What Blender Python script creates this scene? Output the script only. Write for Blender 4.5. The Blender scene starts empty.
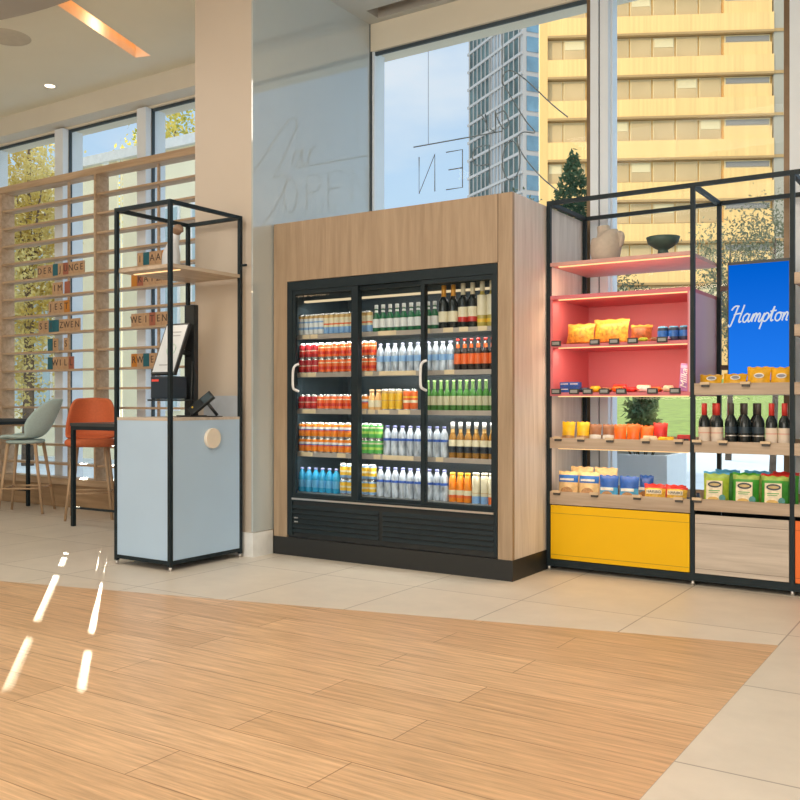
import bpy, bmesh, math, random
from mathutils import Vector, Matrix
random.seed(7)
S = bpy.context.scene
COL = S.collection
PI = math.pi

# ------------------------------------------------------------------ materials
MATS = {}
def nodes_of(name):
    m = bpy.data.materials.new(name); m.use_nodes = True
    nt = m.node_tree; nt.nodes.clear()
    out = nt.nodes.new('ShaderNodeOutputMaterial')
    return m, nt, out

def mat(name, col=(.8, .8, .8), rough=.5, metal=0., var=.06, scale=12., spec=.5, emit=None, estr=0., bump=0., coat=0., stretch=(1, 1, 1)):
    """Principled surface with a subtle procedural variation of its own colour."""
    if name in MATS: return MATS[name]
    m, nt, out = nodes_of(name)
    b = nt.nodes.new('ShaderNodeBsdfPrincipled')
    nt.links.new(b.outputs[0], out.inputs[0])
    b.inputs['Roughness'].default_value = rough
    b.inputs['Metallic'].default_value = metal
    b.inputs['Specular IOR Level'].default_value = spec
    b.inputs['Coat Weight'].default_value = coat
    if emit:
        b.inputs['Emission Color'].default_value = (*emit, 1)
        b.inputs['Emission Strength'].default_value = estr
    tc = nt.nodes.new('ShaderNodeTexCoord'); mp = nt.nodes.new('ShaderNodeMapping')
    mp.inputs['Scale'].default_value = stretch
    nz = nt.nodes.new('ShaderNodeTexNoise'); nz.inputs['Scale'].default_value = scale
    nz.inputs['Detail'].default_value = 4
    nt.links.new(tc.outputs['Object'], mp.inputs[0]); nt.links.new(mp.outputs[0], nz.inputs['Vector'])
    r = nt.nodes.new('ShaderNodeValToRGB')
    r.color_ramp.elements[0].position = .3; r.color_ramp.elements[1].position = .7
    r.color_ramp.elements[0].color = (*[c * (1 - var) for c in col], 1)
    r.color_ramp.elements[1].color = (*[min(1, c * (1 + var)) for c in col], 1)
    nt.links.new(nz.outputs['Fac'], r.inputs[0]); nt.links.new(r.outputs[0], b.inputs['Base Color'])
    if bump:
        bp = nt.nodes.new('ShaderNodeBump'); bp.inputs['Strength'].default_value = bump; bp.inputs['Distance'].default_value = .01
        nt.links.new(nz.outputs['Fac'], bp.inputs['Height']); nt.links.new(bp.outputs[0], b.inputs['Normal'])
    MATS[name] = m
    return m

def wood(name, c1, c2, axis='z', rough=.5, scale=1.):
    """Long grained timber: noise stretched along one axis plus fine fibres."""
    if name in MATS: return MATS[name]
    m, nt, out = nodes_of(name)
    b = nt.nodes.new('ShaderNodeBsdfPrincipled'); nt.links.new(b.outputs[0], out.inputs[0])
    b.inputs['Roughness'].default_value = rough
    tc = nt.nodes.new('ShaderNodeTexCoord'); mp = nt.nodes.new('ShaderNodeMapping')
    st = {'x': (.9, 14, 14), 'y': (14, .9, 14), 'z': (14, 14, .9)}[axis]
    mp.inputs['Scale'].default_value = [q * scale for q in st]
    n1 = nt.nodes.new('ShaderNodeTexNoise'); n1.inputs['Scale'].default_value = 1.4; n1.inputs['Detail'].default_value = 5; n1.inputs['Distortion'].default_value = .6
    n2 = nt.nodes.new('ShaderNodeTexNoise'); n2.inputs['Scale'].default_value = 7; n2.inputs['Detail'].default_value = 3
    for n in (n1, n2): nt.links.new(mp.outputs[0], n.inputs['Vector'])
    nt.links.new(tc.outputs['Object'], mp.inputs[0])
    mx = nt.nodes.new('ShaderNodeMath'); mx.operation = 'MULTIPLY_ADD'; mx.inputs[1].default_value = .35
    nt.links.new(n2.outputs['Fac'], mx.inputs[0]); nt.links.new(n1.outputs['Fac'], mx.inputs[2])
    r = nt.nodes.new('ShaderNodeValToRGB')
    r.color_ramp.elements[0].position = .45; r.color_ramp.elements[1].position = .9
    r.color_ramp.elements[0].color = (*c1, 1); r.color_ramp.elements[1].color = (*c2, 1)
    nt.links.new(mx.outputs[0], r.inputs[0]); nt.links.new(r.outputs[0], b.inputs['Base Color'])
    MATS[name] = m
    return m

def planks(name, cols, mortar, bw, rh, off, loc, msize, rough, grain=.12, coat=0.):
    """Boards or tiles: brick pattern in metres with grain inside each board."""
    m, nt, out = nodes_of(name)
    b = nt.nodes.new('ShaderNodeBsdfPrincipled'); nt.links.new(b.outputs[0], out.inputs[0])
    b.inputs['Roughness'].default_value = rough
    b.inputs['Coat Weight'].default_value = coat; b.inputs['Coat Roughness'].default_value = .12
    tc = nt.nodes.new('ShaderNodeTexCoord'); mp = nt.nodes.new('ShaderNodeMapping')
    mp.inputs['Location'].default_value = (loc[0], loc[1], 0)
    nt.links.new(tc.outputs['Object'], mp.inputs[0])
    br = nt.nodes.new('ShaderNodeTexBrick')
    br.offset = off; br.inputs['Scale'].default_value = 1
    br.inputs['Brick Width'].default_value = bw; br.inputs['Row Height'].default_value = rh
    br.inputs['Mortar Size'].default_value = msize; br.inputs['Mortar Smooth'].default_value = .3
    br.inputs['Color1'].default_value = (*cols[0], 1); br.inputs['Color2'].default_value = (*cols[1], 1); br.inputs['Mortar'].default_value = (*mortar, 1)
    nt.links.new(mp.outputs[0], br.inputs['Vector'])
    mp2 = nt.nodes.new('ShaderNodeMapping')
    mp2.inputs['Scale'].default_value = (2.2, 38, 1) if grain > .1 else (3, 3, 3)
    nt.links.new(tc.outputs['Object'], mp2.inputs[0])
    nz = nt.nodes.new('ShaderNodeTexNoise'); nz.inputs['Scale'].default_value = 1.3; nz.inputs['Detail'].default_value = 7; nz.inputs['Roughness'].default_value = .65
    nt.links.new(mp2.outputs[0], nz.inputs['Vector'])
    mr = nt.nodes.new('ShaderNodeMapRange')
    mr.inputs['From Min'].default_value = .25; mr.inputs['From Max'].default_value = .75
    mr.inputs['To Min'].default_value = 1 - grain * 1.6; mr.inputs['To Max'].default_value = 1 + grain
    nt.links.new(nz.outputs['Fac'], mr.inputs['Value'])
    mx = nt.nodes.new('ShaderNodeVectorMath'); mx.operation = 'SCALE'
    nt.links.new(br.outputs['Color'], mx.inputs[0]); nt.links.new(mr.outputs[0], mx.inputs['Scale'])
    nt.links.new(mx.outputs[0], b.inputs['Base Color'])
    MATS[name] = m
    return m

def glass(name, tint=(1, 1, 1), ior=1.45, rough=0.):
    if name in MATS: return MATS[name]
    m, nt, out = nodes_of(name)
    t = nt.nodes.new('ShaderNodeBsdfTransparent'); t.inputs[0].default_value = (*tint, 1)
    g = nt.nodes.new('ShaderNodeBsdfGlossy'); g.inputs['Roughness'].default_value = rough
    f = nt.nodes.new('ShaderNodeFresnel'); f.inputs['IOR'].default_value = ior
    x = nt.nodes.new('ShaderNodeMixShader')
    # a thin pane: reflect at the face turned towards the viewer only, the far face just lets light through
    ge = nt.nodes.new('ShaderNodeNewGeometry'); iv = nt.nodes.new('ShaderNodeMath'); iv.operation = 'SUBTRACT'; iv.inputs[0].default_value = 1
    ml = nt.nodes.new('ShaderNodeMath'); ml.operation = 'MULTIPLY'
    nt.links.new(ge.outputs['Backfacing'], iv.inputs[1]); nt.links.new(iv.outputs[0], ml.inputs[0]); nt.links.new(f.outputs[0], ml.inputs[1])
    nt.links.new(ml.outputs[0], x.inputs[0]); nt.links.new(t.outputs[0], x.inputs[1]); nt.links.new(g.outputs[0], x.inputs[2])
    nt.links.new(x.outputs[0], out.inputs[0])
    MATS[name] = m
    return m

def leafmat(name, c1, c2, scale=1.5):
    if name in MATS: return MATS[name]
    m, nt, out = nodes_of(name)
    d = nt.nodes.new('ShaderNodeBsdfDiffuse'); t = nt.nodes.new('ShaderNodeBsdfTranslucent')
    x = nt.nodes.new('ShaderNodeMixShader'); x.inputs[0].default_value = .45
    tc = nt.nodes.new('ShaderNodeTexCoord'); nz = nt.nodes.new('ShaderNodeTexNoise'); nz.inputs['Scale'].default_value = scale
    r = nt.nodes.new('ShaderNodeValToRGB')
    r.color_ramp.elements[0].position = .38; r.color_ramp.elements[1].position = .62
    r.color_ramp.elements[0].color = (*c1, 1); r.color_ramp.elements[1].color = (*c2, 1)
    nt.links.new(tc.outputs['Object'], nz.inputs['Vector']); nt.links.new(nz.outputs['Fac'], r.inputs[0])
    nt.links.new(r.outputs[0], d.inputs[0]); nt.links.new(r.outputs[0], t.inputs[0])
    nt.links.new(d.outputs[0], x.inputs[1]); nt.links.new(t.outputs[0], x.inputs[2]); nt.links.new(x.outputs[0], out.inputs[0])
    MATS[name] = m
    return m

def glow(name, col, st):
    if name in MATS: return MATS[name]
    m, nt, out = nodes_of(name)
    e = nt.nodes.new('ShaderNodeEmission'); e.inputs[0].default_value = (*col, 1); e.inputs[1].default_value = st
    nt.links.new(e.outputs[0], out.inputs[0])
    MATS[name] = m
    return m

# ------------------------------------------------------------------ mesh building
class MB:
    def __init__(s): s.v = []; s.f = []; s.mi = []; s.sm = []
    def face(s, idx, mi=0, sm=False): s.f.append(tuple(idx)); s.mi.append(mi); s.sm.append(sm)
    def box(s, x0, x1, y0, y1, z0, z1, mi=0, mtx=None):
        b = len(s.v)
        P = [(x0, y0, z0), (x1, y0, z0), (x1, y1, z0), (x0, y1, z0), (x0, y0, z1), (x1, y0, z1), (x1, y1, z1), (x0, y1, z1)]
        if mtx is not None: P = [tuple(mtx @ Vector(p)) for p in P]
        s.v += P
        for q in ((0, 3, 2, 1), (4, 5, 6, 7), (0, 1, 5, 4), (1, 2, 6, 5), (2, 3, 7, 6), (3, 0, 4, 7)): s.face([b + i for i in q], mi)
        return s
    def quad(s, pts, mi=0):
        b = len(s.v); s.v += [tuple(p) for p in pts]; s.face(range(b, b + len(pts)), mi); return s
    def tube(s, pts, r, seg=8, mi=0, cap=True, flat=1.0):
        pts = [Vector(p) for p in pts]; rs = r if isinstance(r, (list, tuple)) else [r] * len(pts)
        b = len(s.v); n = len(pts); prev = None
        for i, p in enumerate(pts):
            t = (pts[min(i + 1, n - 1)] - pts[max(i - 1, 0)])
            if t.length < 1e-9: t = Vector((0, 0, 1))
            t.normalize()
            if prev is None:
                a = Vector((0, 1, 0)) if abs(t.y) < .9 else Vector((1, 0, 0))
                u = t.cross(a).normalized()
            else:
                u = (prev - t * prev.dot(t))
                u = u.normalized() if u.length > 1e-6 else t.orthogonal().normalized()
            w = t.cross(u); prev = u
            for k in range(seg):
                a = 2 * PI * k / seg
                s.v.append(tuple(p + u * (math.cos(a) * rs[i]) + w * (math.sin(a) * rs[i] * flat)))
        for i in range(n - 1):
            for k in range(seg):
                k2 = (k + 1) % seg
                s.face((b + i * seg + k, b + i * seg + k2, b + (i + 1) * seg + k2, b + (i + 1) * seg + k), mi, True)
        if cap:
            s.face([b + k for k in reversed(range(seg))], mi); s.face([b + (n - 1) * seg + k for k in range(seg)], mi)
        return s
    def lathe(s, prof, c=(0, 0, 0), seg=14, close=True):
        """prof: list of (r, z, material index of the band above this ring)."""
        b = len(s.v)
        for r, z, *_ in prof:
            for k in range(seg):
                a = 2 * PI * k / seg; s.v.append((c[0] + r * math.cos(a), c[1] + r * math.sin(a), c[2] + z))
        for i in range(len(prof) - 1):
            mi = prof[i][2] if len(prof[i]) > 2 else 0
            for k in range(seg):
                k2 = (k + 1) % seg
                s.face((b + i * seg + k, b + i * seg + k2, b + (i + 1) * seg + k2, b + (i + 1) * seg + k), mi, True)
        if close:
            s.face([b + k for k in reversed(range(seg))], prof[0][2] if len(prof[0]) > 2 else 0)
            n = len(prof) - 1; mi = prof[n - 1][2] if len(prof[n - 1]) > 2 else 0
            s.face([b + n * seg + k for k in range(seg)], mi)
        return s
    def clamp(s, z=0.):
        s.v = [(a, b, max(z, c_)) for a, b, c_ in s.v]; return s
    def disc(s, c, r, axis, h, seg=20, mi=0):
        """short cylinder starting at c along axis."""
        return s.tube([c, Vector(c) + Vector(axis) * h], r, seg, mi)
    def mesh(s, name, mats, off=(0, 0, 0)):
        me = bpy.data.meshes.new(name)
        me.from_pydata([(p[0] - off[0], p[1] - off[1], p[2] - off[2]) for p in s.v], [], s.f)
        for m in (mats if isinstance(mats, (list, tuple)) else [mats]): me.materials.append(m)
        for p, mi, sm in zip(me.polygons, s.mi, s.sm): p.material_index = mi; p.use_smooth = sm
        me.update()
        return me
    def build(s, name, mats, parent=None, loc=None, bevel=0.):
        """One mesh object.  Top level: its origin goes to the middle of its base.  Child: coordinates are the parent's local ones."""
        off = (0, 0, 0)
        if parent is None and loc is None:
            xs = [p[0] for p in s.v]; ys = [p[1] for p in s.v]; zs = [p[2] for p in s.v]
            off = ((min(xs) + max(xs)) / 2, (min(ys) + max(ys)) / 2, min(zs))
        o = bpy.data.objects.new(name, s.mesh(name, mats, off))
        COL.objects.link(o)
        if parent is not None: o.parent = parent
        else: o.location = loc if loc is not None else off
        if bevel:
            bv = o.modifiers.new('bevel', 'BEVEL'); bv.width = bevel; bv.segments = 2; bv.limit_method = 'ANGLE'
        return o

def tag(o, label=None, cat=None, group=None, kind=None):
    if label: o['label'] = label
    if cat: o['category'] = cat
    if group: o['group'] = group
    if kind: o['kind'] = kind
    return o
def empty(name, loc, label=None, cat=None, group=None, kind=None, rz=0.):
    o = bpy.data.objects.new(name, None); COL.objects.link(o); o.empty_display_size = .1
    o.location = loc; o.rotation_euler = (0, 0, rz)
    return tag(o, label, cat, group, kind)
class W(MB):
    """MB in world coordinates for the parts of a thing whose Empty stands at 'loc'."""
    def part(s, name, mats, root, bevel=0.):
        l = root.location
        if root.parent is not None: l = Vector((0, 0, 0)); p = root
        l = Vector((0, 0, 0)); p = root
        while p is not None: l += p.location; p = p.parent
        s.v = [(a - l.x, b - l.y, c - l.z) for a, b, c in s.v]
        return s.build(name, mats, root, bevel=bevel)
def struct(name, mb, mats, label=None):
    o = mb.build(name, mats, loc=(0, 0, 0)); tag(o, label, None, None, 'structure'); return o
def dup(root, loc, rz=None, label=None, group=None):
    r = root.copy(); COL.objects.link(r); r.location = loc
    if rz is not None: r.rotation_euler = (0, 0, rz)
    if label: r['label'] = label
    if group: r['group'] = group
    for ch in list(root.children):
        c = ch.copy(); COL.objects.link(c); c.parent = r
        for g in list(ch.children):
            d = g.copy(); COL.objects.link(d); d.parent = c
    return r
def drop(root):
    for ch in list(root.children): drop(ch)
    bpy.data.objects.remove(root)
ORD = ['first', 'second', 'third', 'fourth', 'fifth', 'sixth', 'seventh', 'eighth', 'ninth', 'tenth', 'eleventh', 'twelfth']

def text_mb(txt, size, depth=.002, shear=0.):
    cu = bpy.data.curves.new('lettering', 'FONT'); cu.body = txt; cu.size = size; cu.extrude = depth / 2; cu.shear = shear
    cu.align_x = 'CENTER'; cu.align_y = 'CENTER'; cu.resolution_u = 3
    o = bpy.data.objects.new('lettering', cu); COL.objects.link(o)
    dg = bpy.context.evaluated_depsgraph_get()
    me = bpy.data.meshes.new_from_object(o.evaluated_get(dg))
    mb = MB(); mb.v = [tuple(v.co) for v in me.vertices]
    for p in me.polygons: mb.face(list(p.vertices), 0)
    bpy.data.objects.remove(o); bpy.data.curves.remove(cu); bpy.data.meshes.remove(me)
    return mb
def stand_text(mb, at, rot=None):
    """lettering lying in local xy -> upright, read from -y, centred on 'at'."""
    M = Matrix.Translation(at) @ (rot if rot is not None else Matrix.Identity(4)) @ Matrix.Rotation(PI / 2, 4, 'X')
    mb.v = [tuple(M @ Vector(p)) for p in mb.v]
    return mb
def spline(pts, n=6):
    """Catmull-Rom through 2-D or 3-D points."""
    P = [Vector(p) for p in pts]; P = [P[0] * 2 - P[1]] + P + [P[-1] * 2 - P[-2]]
    out = []
    for i in range(1, len(P) - 2):
        for k in range(n):
            t = k / n
            a, b, c, d = P[i - 1], P[i], P[i + 1], P[i + 2]
            out.append(.5 * ((2 * b) + (c - a) * t + (2 * a - 5 * b + 4 * c - d) * t * t + (3 * b - a - 3 * c + d) * t ** 3))
    out.append(P[-2]); return out

# shared materials
black = mat('black_metal', (.012, .022, .028), .5, 0, .1, spec=.25)
dark = mat('black_plastic', (.02, .026, .03), .35, 0, .1)
oak = wood('oak_vertical', (.29, .205, .13), (.42, .31, .205), 'z')
oakside = wood('oak_side_lit', (.60, .54, .49), (.80, .74, .69), 'z')  # light on the side panel put into a paler oak
trayw = wood('tray_wood', (.36, .27, .19), (.56, .44, .33), 'x', scale=.8)
greywood = wood('ash_panel', (.40, .34, .28), (.64, .56, .48), 'x', scale=.7)
slatw = wood('slat_wood', (.41, .28, .17), (.58, .42, .28), 'x')
white_paint = mat('white_paint', (.82, .81, .78), .6, 0, .015, 3)
ceil_paint = mat('ceiling_paint', (.82, .82, .70), .8, 0, .02, 2)
grey_paint = mat('grey_soffit_paint', (.40, .38, .34), .7, 0, .03, 2)
pillar_paint = mat('pillar_paint', (.56, .485, .40), .45, 0, .02, 2)
frame_white = mat('window_frame_white', (.76, .83, .90), .45, 0, .02, 4)
bronze = mat('bronze_trim', (.20, .13, .07), .4, .3, .1)
gasket = mat('dark_gasket', (.04, .06, .075), .6)
steel = mat('brushed_steel', (.62, .60, .58), .3, .8, .05)
white_plastic = mat('white_plastic', (.82, .82, .80), .4)
led = glow('warm_light_strip', (1, .62, .28), 2.2)

# ================================================================== the room
GY = 6.88          # plane of the glass
HEAD = 4.38        # window head
CEIL = 4.63
XL, XR, YB = -15.0, 4.5, -5.0
tile = planks('floor_tiles', ((.64, .575, .485), (.69, .62, .525)), (.34, .29, .24), .75, .98, 0., (.91 + .75 * 20, -3.055 + .98 * 20), .0045, .38, .06)
plank = planks('floor_oak_planks', ((.63, .395, .215), (.73, .475, .27)), (.35, .20, .10), 1.5, .24, .37, (30.3, 20.1), .0028, .34, .26)
f = MB()
ex = -.908
def edge_y(x): return 3.65 + .243 * (x + 5.58)
f.quad([(XL, YB, 0), (ex, YB, 0), (ex, edge_y(ex), 0), (XL, edge_y(XL), 0)], 1)
f.quad([(ex, YB, 0), (XR, YB, 0), (XR, edge_y(ex), 0), (ex, edge_y(ex), 0)], 0)
f.quad([(XL, edge_y(XL), 0), (ex, edge_y(ex), 0), (XR, edge_y(ex), 0), (XR, 7.0, 0), (XL, 7.0, 0)], 0)
f.box(XL, XR, YB, 7.0, -.2, -.002, 0)
struct('floor', f, [tile, plank])

# ceiling with a slot along the window and the slanted orange lit recess cut out
def fill_poly(outer, holes, z):
    bm = bmesh.new(); edges = []
    for loop in [outer] + holes:
        vs = [bm.verts.new((p[0], p[1], z)) for p in loop]
        for i in range(len(vs)): edges.append(bm.edges.new((vs[i], vs[(i + 1) % len(vs)])))
    bmesh.ops.triangle_fill(bm, use_beauty=True, edges=edges, normal=(0, 0, -1))
    mb = MB(); bm.verts.index_update(); mb.v = [tuple(v.co) for v in bm.verts]
    for fc in bm.faces: mb.face([v.index for v in fc.verts])
    bm.free(); return mb
A = Vector((-6.70, 4.90)); B = Vector((-7.137, 6.235)); dn = (B - A).normalized(); pn = Vector((-dn.y, dn.x)) * .085
slot = [A - pn, A + pn, B + pn, B - pn]
cslot = [(-4.66, 6.58), (XR - .3, 6.58), (XR - .3, 6.76), (-4.66, 6.76)]
c = fill_poly([(XL, YB), (-4.8, YB), (-4.8, 7.0), (XL, 7.0)], [slot], CEIL)
c2 = fill_poly([(-4.8, YB), (XR, YB), (XR, 7.0), (-4.8, 7.0)], [cslot], CEIL)
nb_ = len(c.v); c.v += c2.v
for fc in c2.f: c.face([i_ + nb_ for i_ in fc], 2)
for loop, h in ((cslot, .3),):
    for i in range(4):
        p, q = loop[i], loop[(i + 1) % 4]
        c.quad([(p[0], p[1], CEIL), (q[0], q[1], CEIL), (q[0], q[1], CEIL + h), (p[0], p[1], CEIL + h)], 1)
    c.quad([(p[0], p[1], CEIL + h) for p in loop], 1)
c.box(XL, XR, YB, 7.0, CEIL + .45, CEIL + .6)
struct('ceiling', c, [ceil_paint, grey_paint, mat('ceiling_grey', (.50, .50, .45), .8, 0, .02, 2)])  # right-hand part of the ceiling in a darker grey
r = empty('ceiling_light', (A.x, A.y, CEIL), 'orange glowing slanted light slot recessed in the ceiling at upper left', 'ceiling light')
m = W()
for i in range(4):
    p, q = slot[i], slot[(i + 1) % 4]
    m.quad([(p[0], p[1], CEIL - .002), (q[0], q[1], CEIL - .002), (q[0], q[1], CEIL + .12), (p[0], p[1], CEIL + .12)])
m.part('recess_wall', mat('lit_recess', (1, .9, .8), .6), r)  # peach light of the slot put into the wall colour
W().quad([(p[0], p[1], CEIL + .119) for p in slot]).part('diffuser', glow('orange_diffuser', (1, .30, .02), 1.9), r)
# large round drop in the ceiling
m = MB(); m.tube([(-6.45, .93, CEIL - .13), (-6.45, .93, CEIL + .05)], 3.9, 96)
struct('trim_1', m, grey_paint, 'large round dropped soffit in the ceiling')
m = MB(); m.lathe([(.0, -.001), (.1, -.012), (.17, -.012), (.21, -.004), (.215, .0)], (0, 0, 0), 32, False)
o = m.build('ceiling_speaker', mat('speaker_grille', (.56, .53, .44), .7), loc=(-7.83, 5.20, CEIL)); tag(o, 'round flush ceiling speaker beside the orange light slot', 'speaker')
r = empty('downlight', (-8.65, 6.26, CEIL), 'small lit downlight in the ceiling above the slat screen', 'ceiling light')
m = MB(); m.lathe([(.05, -.002), (.07, -.008), (.075, 0)], (0, 0, 0), 20, False); m.build('trim_ring', white_plastic, r)
m = MB(); m.tube([(0, 0, -.004), (0, 0, -.002)], .052, 20); m.build('lamp', glow('downlight_lamp', (1, .8, .5), 9), r)

# enclosing walls that the photo does not show
struct('wall_right', MB().box(XR, XR + .2, YB, 7.0, 0, CEIL), white_paint)
struct('wall_left', MB().box(XL - .2, XL, YB, 7.0, 0, CEIL), white_paint)
struct('wall_front', MB().box(XL, XR, YB - .2, YB, 0, CEIL), white_paint)
# wall strip above the window head
struct('wall_back', MB().box(XL, XR, 6.84, 7.12, HEAD, CEIL + .45), mat('warm_header_paint', (.74, .68, .55), .6, 0, .02, 3))
struct('trim_2', MB().box(XL, -5.43, 6.64, 6.84, 4.40, CEIL), mat('bulkhead_paint', (.66, .62, .53), .7, 0, .02, 3), 'bulkhead above the slat screen')
# pillar with its glossy glass cladding
struct('wall_pillar', MB().box(-5.43, -4.815, 5.28, 6.84, 0, CEIL), pillar_paint)
m = MB().box(-4.815, -4.80, 5.272, 6.84, .19, CEIL)
pm = mat('white_back_painted_glass', (.50, .55, .55), .03, 0, .01, 2, spec=.5)
next(n for n in pm.node_tree.nodes if n.type == 'BSDF_PRINCIPLED').inputs['IOR'].default_value = 2.3
struct('wall_panel', m, pm)
struct('trim_3', MB().box(-4.812, -4.796, 6.826, 6.84, .19, CEIL), mat('panel_edge_grey', (.16, .18, .18), .5))
m = MB().box(-5.44, -4.79, 5.262, 5.28, 0, .185).box(-4.81, -4.79, 5.2805, 5.49, 0, .185)
struct('baseboard_pillar', m, white_plastic)

# windows: each its own frame, pane(s)
wglass = glass('window_glass', (.96, .98, .98), 1.25)
fins = [(-14.95, -14.8), (-13.5, -13.35), (-12.05, -11.90), (-10.75, -10.61), (-9.28, -9.13), (-7.86, -7.72), (-6.4, -6.25), (-4.84, -4.785), (-2.675, -2.53), (-1.22, -1.03), (.25, .44), (1.72, 1.9), (3.1, 3.3), (4.3, 4.5)]
for i in range(len(fins) - 1):
    x0, x1 = fins[i][1], fins[i + 1][0]
    right = i >= 7
    w = empty('window_%d' % (i + 1), (x0, GY, 0), kind='structure')
    fr = W(); a0, a1 = fins[i]
    if right and i > 7:
        mid = (a0 + a1) / 2
        fr.box(a0, mid - .006, 6.80, 7.0, 0, HEAD).box(mid + .006, a1, 6.80, 7.0, 0, HEAD).box(mid - .006, mid + .006, 6.82, 7.0, 0, HEAD, 1)
        fr.box(a0 - .045, a0, 6.84, 6.90, 0, HEAD, 2)
    elif i == 7:
        fr.box(-4.81, -4.765, 6.85, 7.02, 0, HEAD).box(-4.80, -4.785, 6.84, 6.85, 0, HEAD, 1)
    else:
        fr.box(a0, a1, 6.78, 7.06, 0, HEAD)
    # slim gasket round the pane and a low sill rail
    fr.box(x0, x0 + .012, GY - .02, GY + .02, .1, HEAD, 0 if right else 1).box(x1 - .012, x1, GY - .02, GY + .02, .1, HEAD, 0 if right else 1)
    fr.box(x0 + .012, x1 - .012, GY - .012, GY + .012, HEAD - .03, HEAD, 1)
    fr.box(x0, x1, GY - .05, GY + .05, 0, .1, 0)
    fr.part('window_frame', [frame_white, gasket, bronze], w)
    W().box(x0 + .012, x1 - .012, GY - .004, GY + .004, .1, HEAD - .03).part('pane', wglass, w)

# ================================================================== slat screen with letter tiles
TOPS = [2.63 + .2135 * k for k in range(-10, 5)]
sc = empty('slat_screen', (-8.4, 6.66, 0), 'tall open wooden slat screen standing in front of the left windows', 'room divider')
for x in (-11.77, -10.04, -8.31, -6.58):
    W().box(x - .015, x + .015, 6.58, 6.76, .33, 3.69).part('upright', slatw, sc)
for x in (-10.34, -8.865, -7.39, -5.9):
    W().box(x - .011, x + .011, 6.655, 6.68, .33, 3.69).part('batten', slatw, sc)
for t in TOPS:
    W().box(-13.5, -5.46, 6.60, 6.735, t - .022, t).part('slat', slatw, sc)
W().box(-13.5, -5.46, 6.585, 6.75, 3.69, 3.765).part('top_rail', slatw, sc)
W().box(-13.5, -5.46, 6.56, 6.76, .26, .33).part('base_ledge', slatw, sc)
W().box(-13.5, -5.46, 6.60, 6.76, 0, .26).part('base_box', wood('base_wood', (.30, .19, .10), (.44, .29, .165), 'x'), sc)

tile_tan = mat('tile_tan_wood', (.52, .335, .195), .6, 0, .12, 30)
tile_mats = {'t': tile_tan, 'b': mat('tile_teal', (.015, .13, .17), .5), 'r': mat('tile_red', (.38, .13, .08), .55), 'o': mat('tile_orange', (.56, .22, .03), .55)}
tile_word = {'t': 'tan wooden', 'b': 'teal', 'r': 'reddish brown', 'o': 'orange'}
ink = mat('tile_ink', (.09, .06, .045), .7)
LET = {}
def glyph(ch):
    if ch not in LET: LET[ch] = text_mb(ch, .105, .003)
    q = MB(); q.v = list(LET[ch].v); q.f = list(LET[ch].f); q.mi = list(LET[ch].mi); q.sm = list(LET[ch].sm); return q
# each row: shelf top, first x, name of the row, list of (colour, letter, gap before)
tp = .094
rows = [
    (2.63, -9.39, 'highest row of left words', [('t', 'D', 0), ('t', 'E', 0), ('t', 'R', 0), ('b', '', 0), ('t', 'J', 0), ('r', 'U', 0), ('t', 'N', 0), ('t', 'G', 0), ('t', 'E', 0)]),
    (2.4165, -9.115, 'second row of left words', [('t', 'I', 0), ('t', 'M', 0), ('r', '', .03)]),
    (2.203, -9.185, 'third row of left words', [('t', 'J', 0), ('t', 'E', 0), ('t', 'S', 0), ('o', 'T', 0)]),
    (1.9895, -9.37, 'fourth row of left words', [('t', 'S', 0), ('t', 'E', 0), ('b', 'I', 0), ('b', '', 0), ('t', 'Z', 0), ('t', 'W', 0), ('t', 'E', 0), ('t', 'N', 0)]),
    (1.776, -9.2, 'fifth row of left words', [('b', '', 0), ('t', 'E', 0), ('t', 'S', .1)]),
    (1.5625, -9.2, 'lowest row of left words', [('b', '', 0), ('t', 'W', 0), ('t', 'I', 0), ('t', 'L', 0), ('r', 'L', 0)]),
    (2.63, -7.68, 'highest row of right words', [('t', 'I', 0), ('b', '', 0), ('t', 'A', 0), ('t', 'A', 0), ('o', '', 0)]),
    (2.4165, -7.775, 'second row of right words', [('o', '', 0), ('r', 'K', 0), ('t', 'A', 0), ('t', 'T', 0), ('t', 'Z', 0), ('t', 'E', 0)]),
    (1.9895, -7.775, 'third row of right words', [('t', 'W', 0), ('t', 'E', 0), ('t', 'I', 0), ('r', 'T', 0), ('t', 'E', 0), ('t', 'N', 0)]),
    (1.5625, -7.775, 'lowest row of right words', [('o', 'R', 0), ('t', 'W', 0), ('b', '', 0), ('t', 'E', 0), ('t', 'S', 0)]),
]
tile_proto = {}
for zt, x, rn, tl in rows:
    for k, (cc, ch, gap) in enumerate(tl):
        x += gap
        key = (cc, ch)
        lab = '%s letter tile%s, %s from left, %s' % (tile_word[cc], ' left blank' if not ch else ' ' + ch, ORD[k], rn)
        if key not in tile_proto:
            o = MB().box(-.044, .044, -.006, .006, 0, .14).build('letter_tile', tile_mats[cc], loc=(0, 0, 0), bevel=.002)
            tag(o, lab, 'letter tile', 'letter tiles on the slat screen')
            if ch: stand_text(glyph(ch), (0, -.0075, .072)).build('letter', ink, o)
            tile_proto[key] = o
            o.location = (x + .047, 6.632, zt + .0006)
        else:
            o = dup(tile_proto[key], (x + .047, 6.632, zt + .0006), label=lab)
        x += tp

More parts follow.
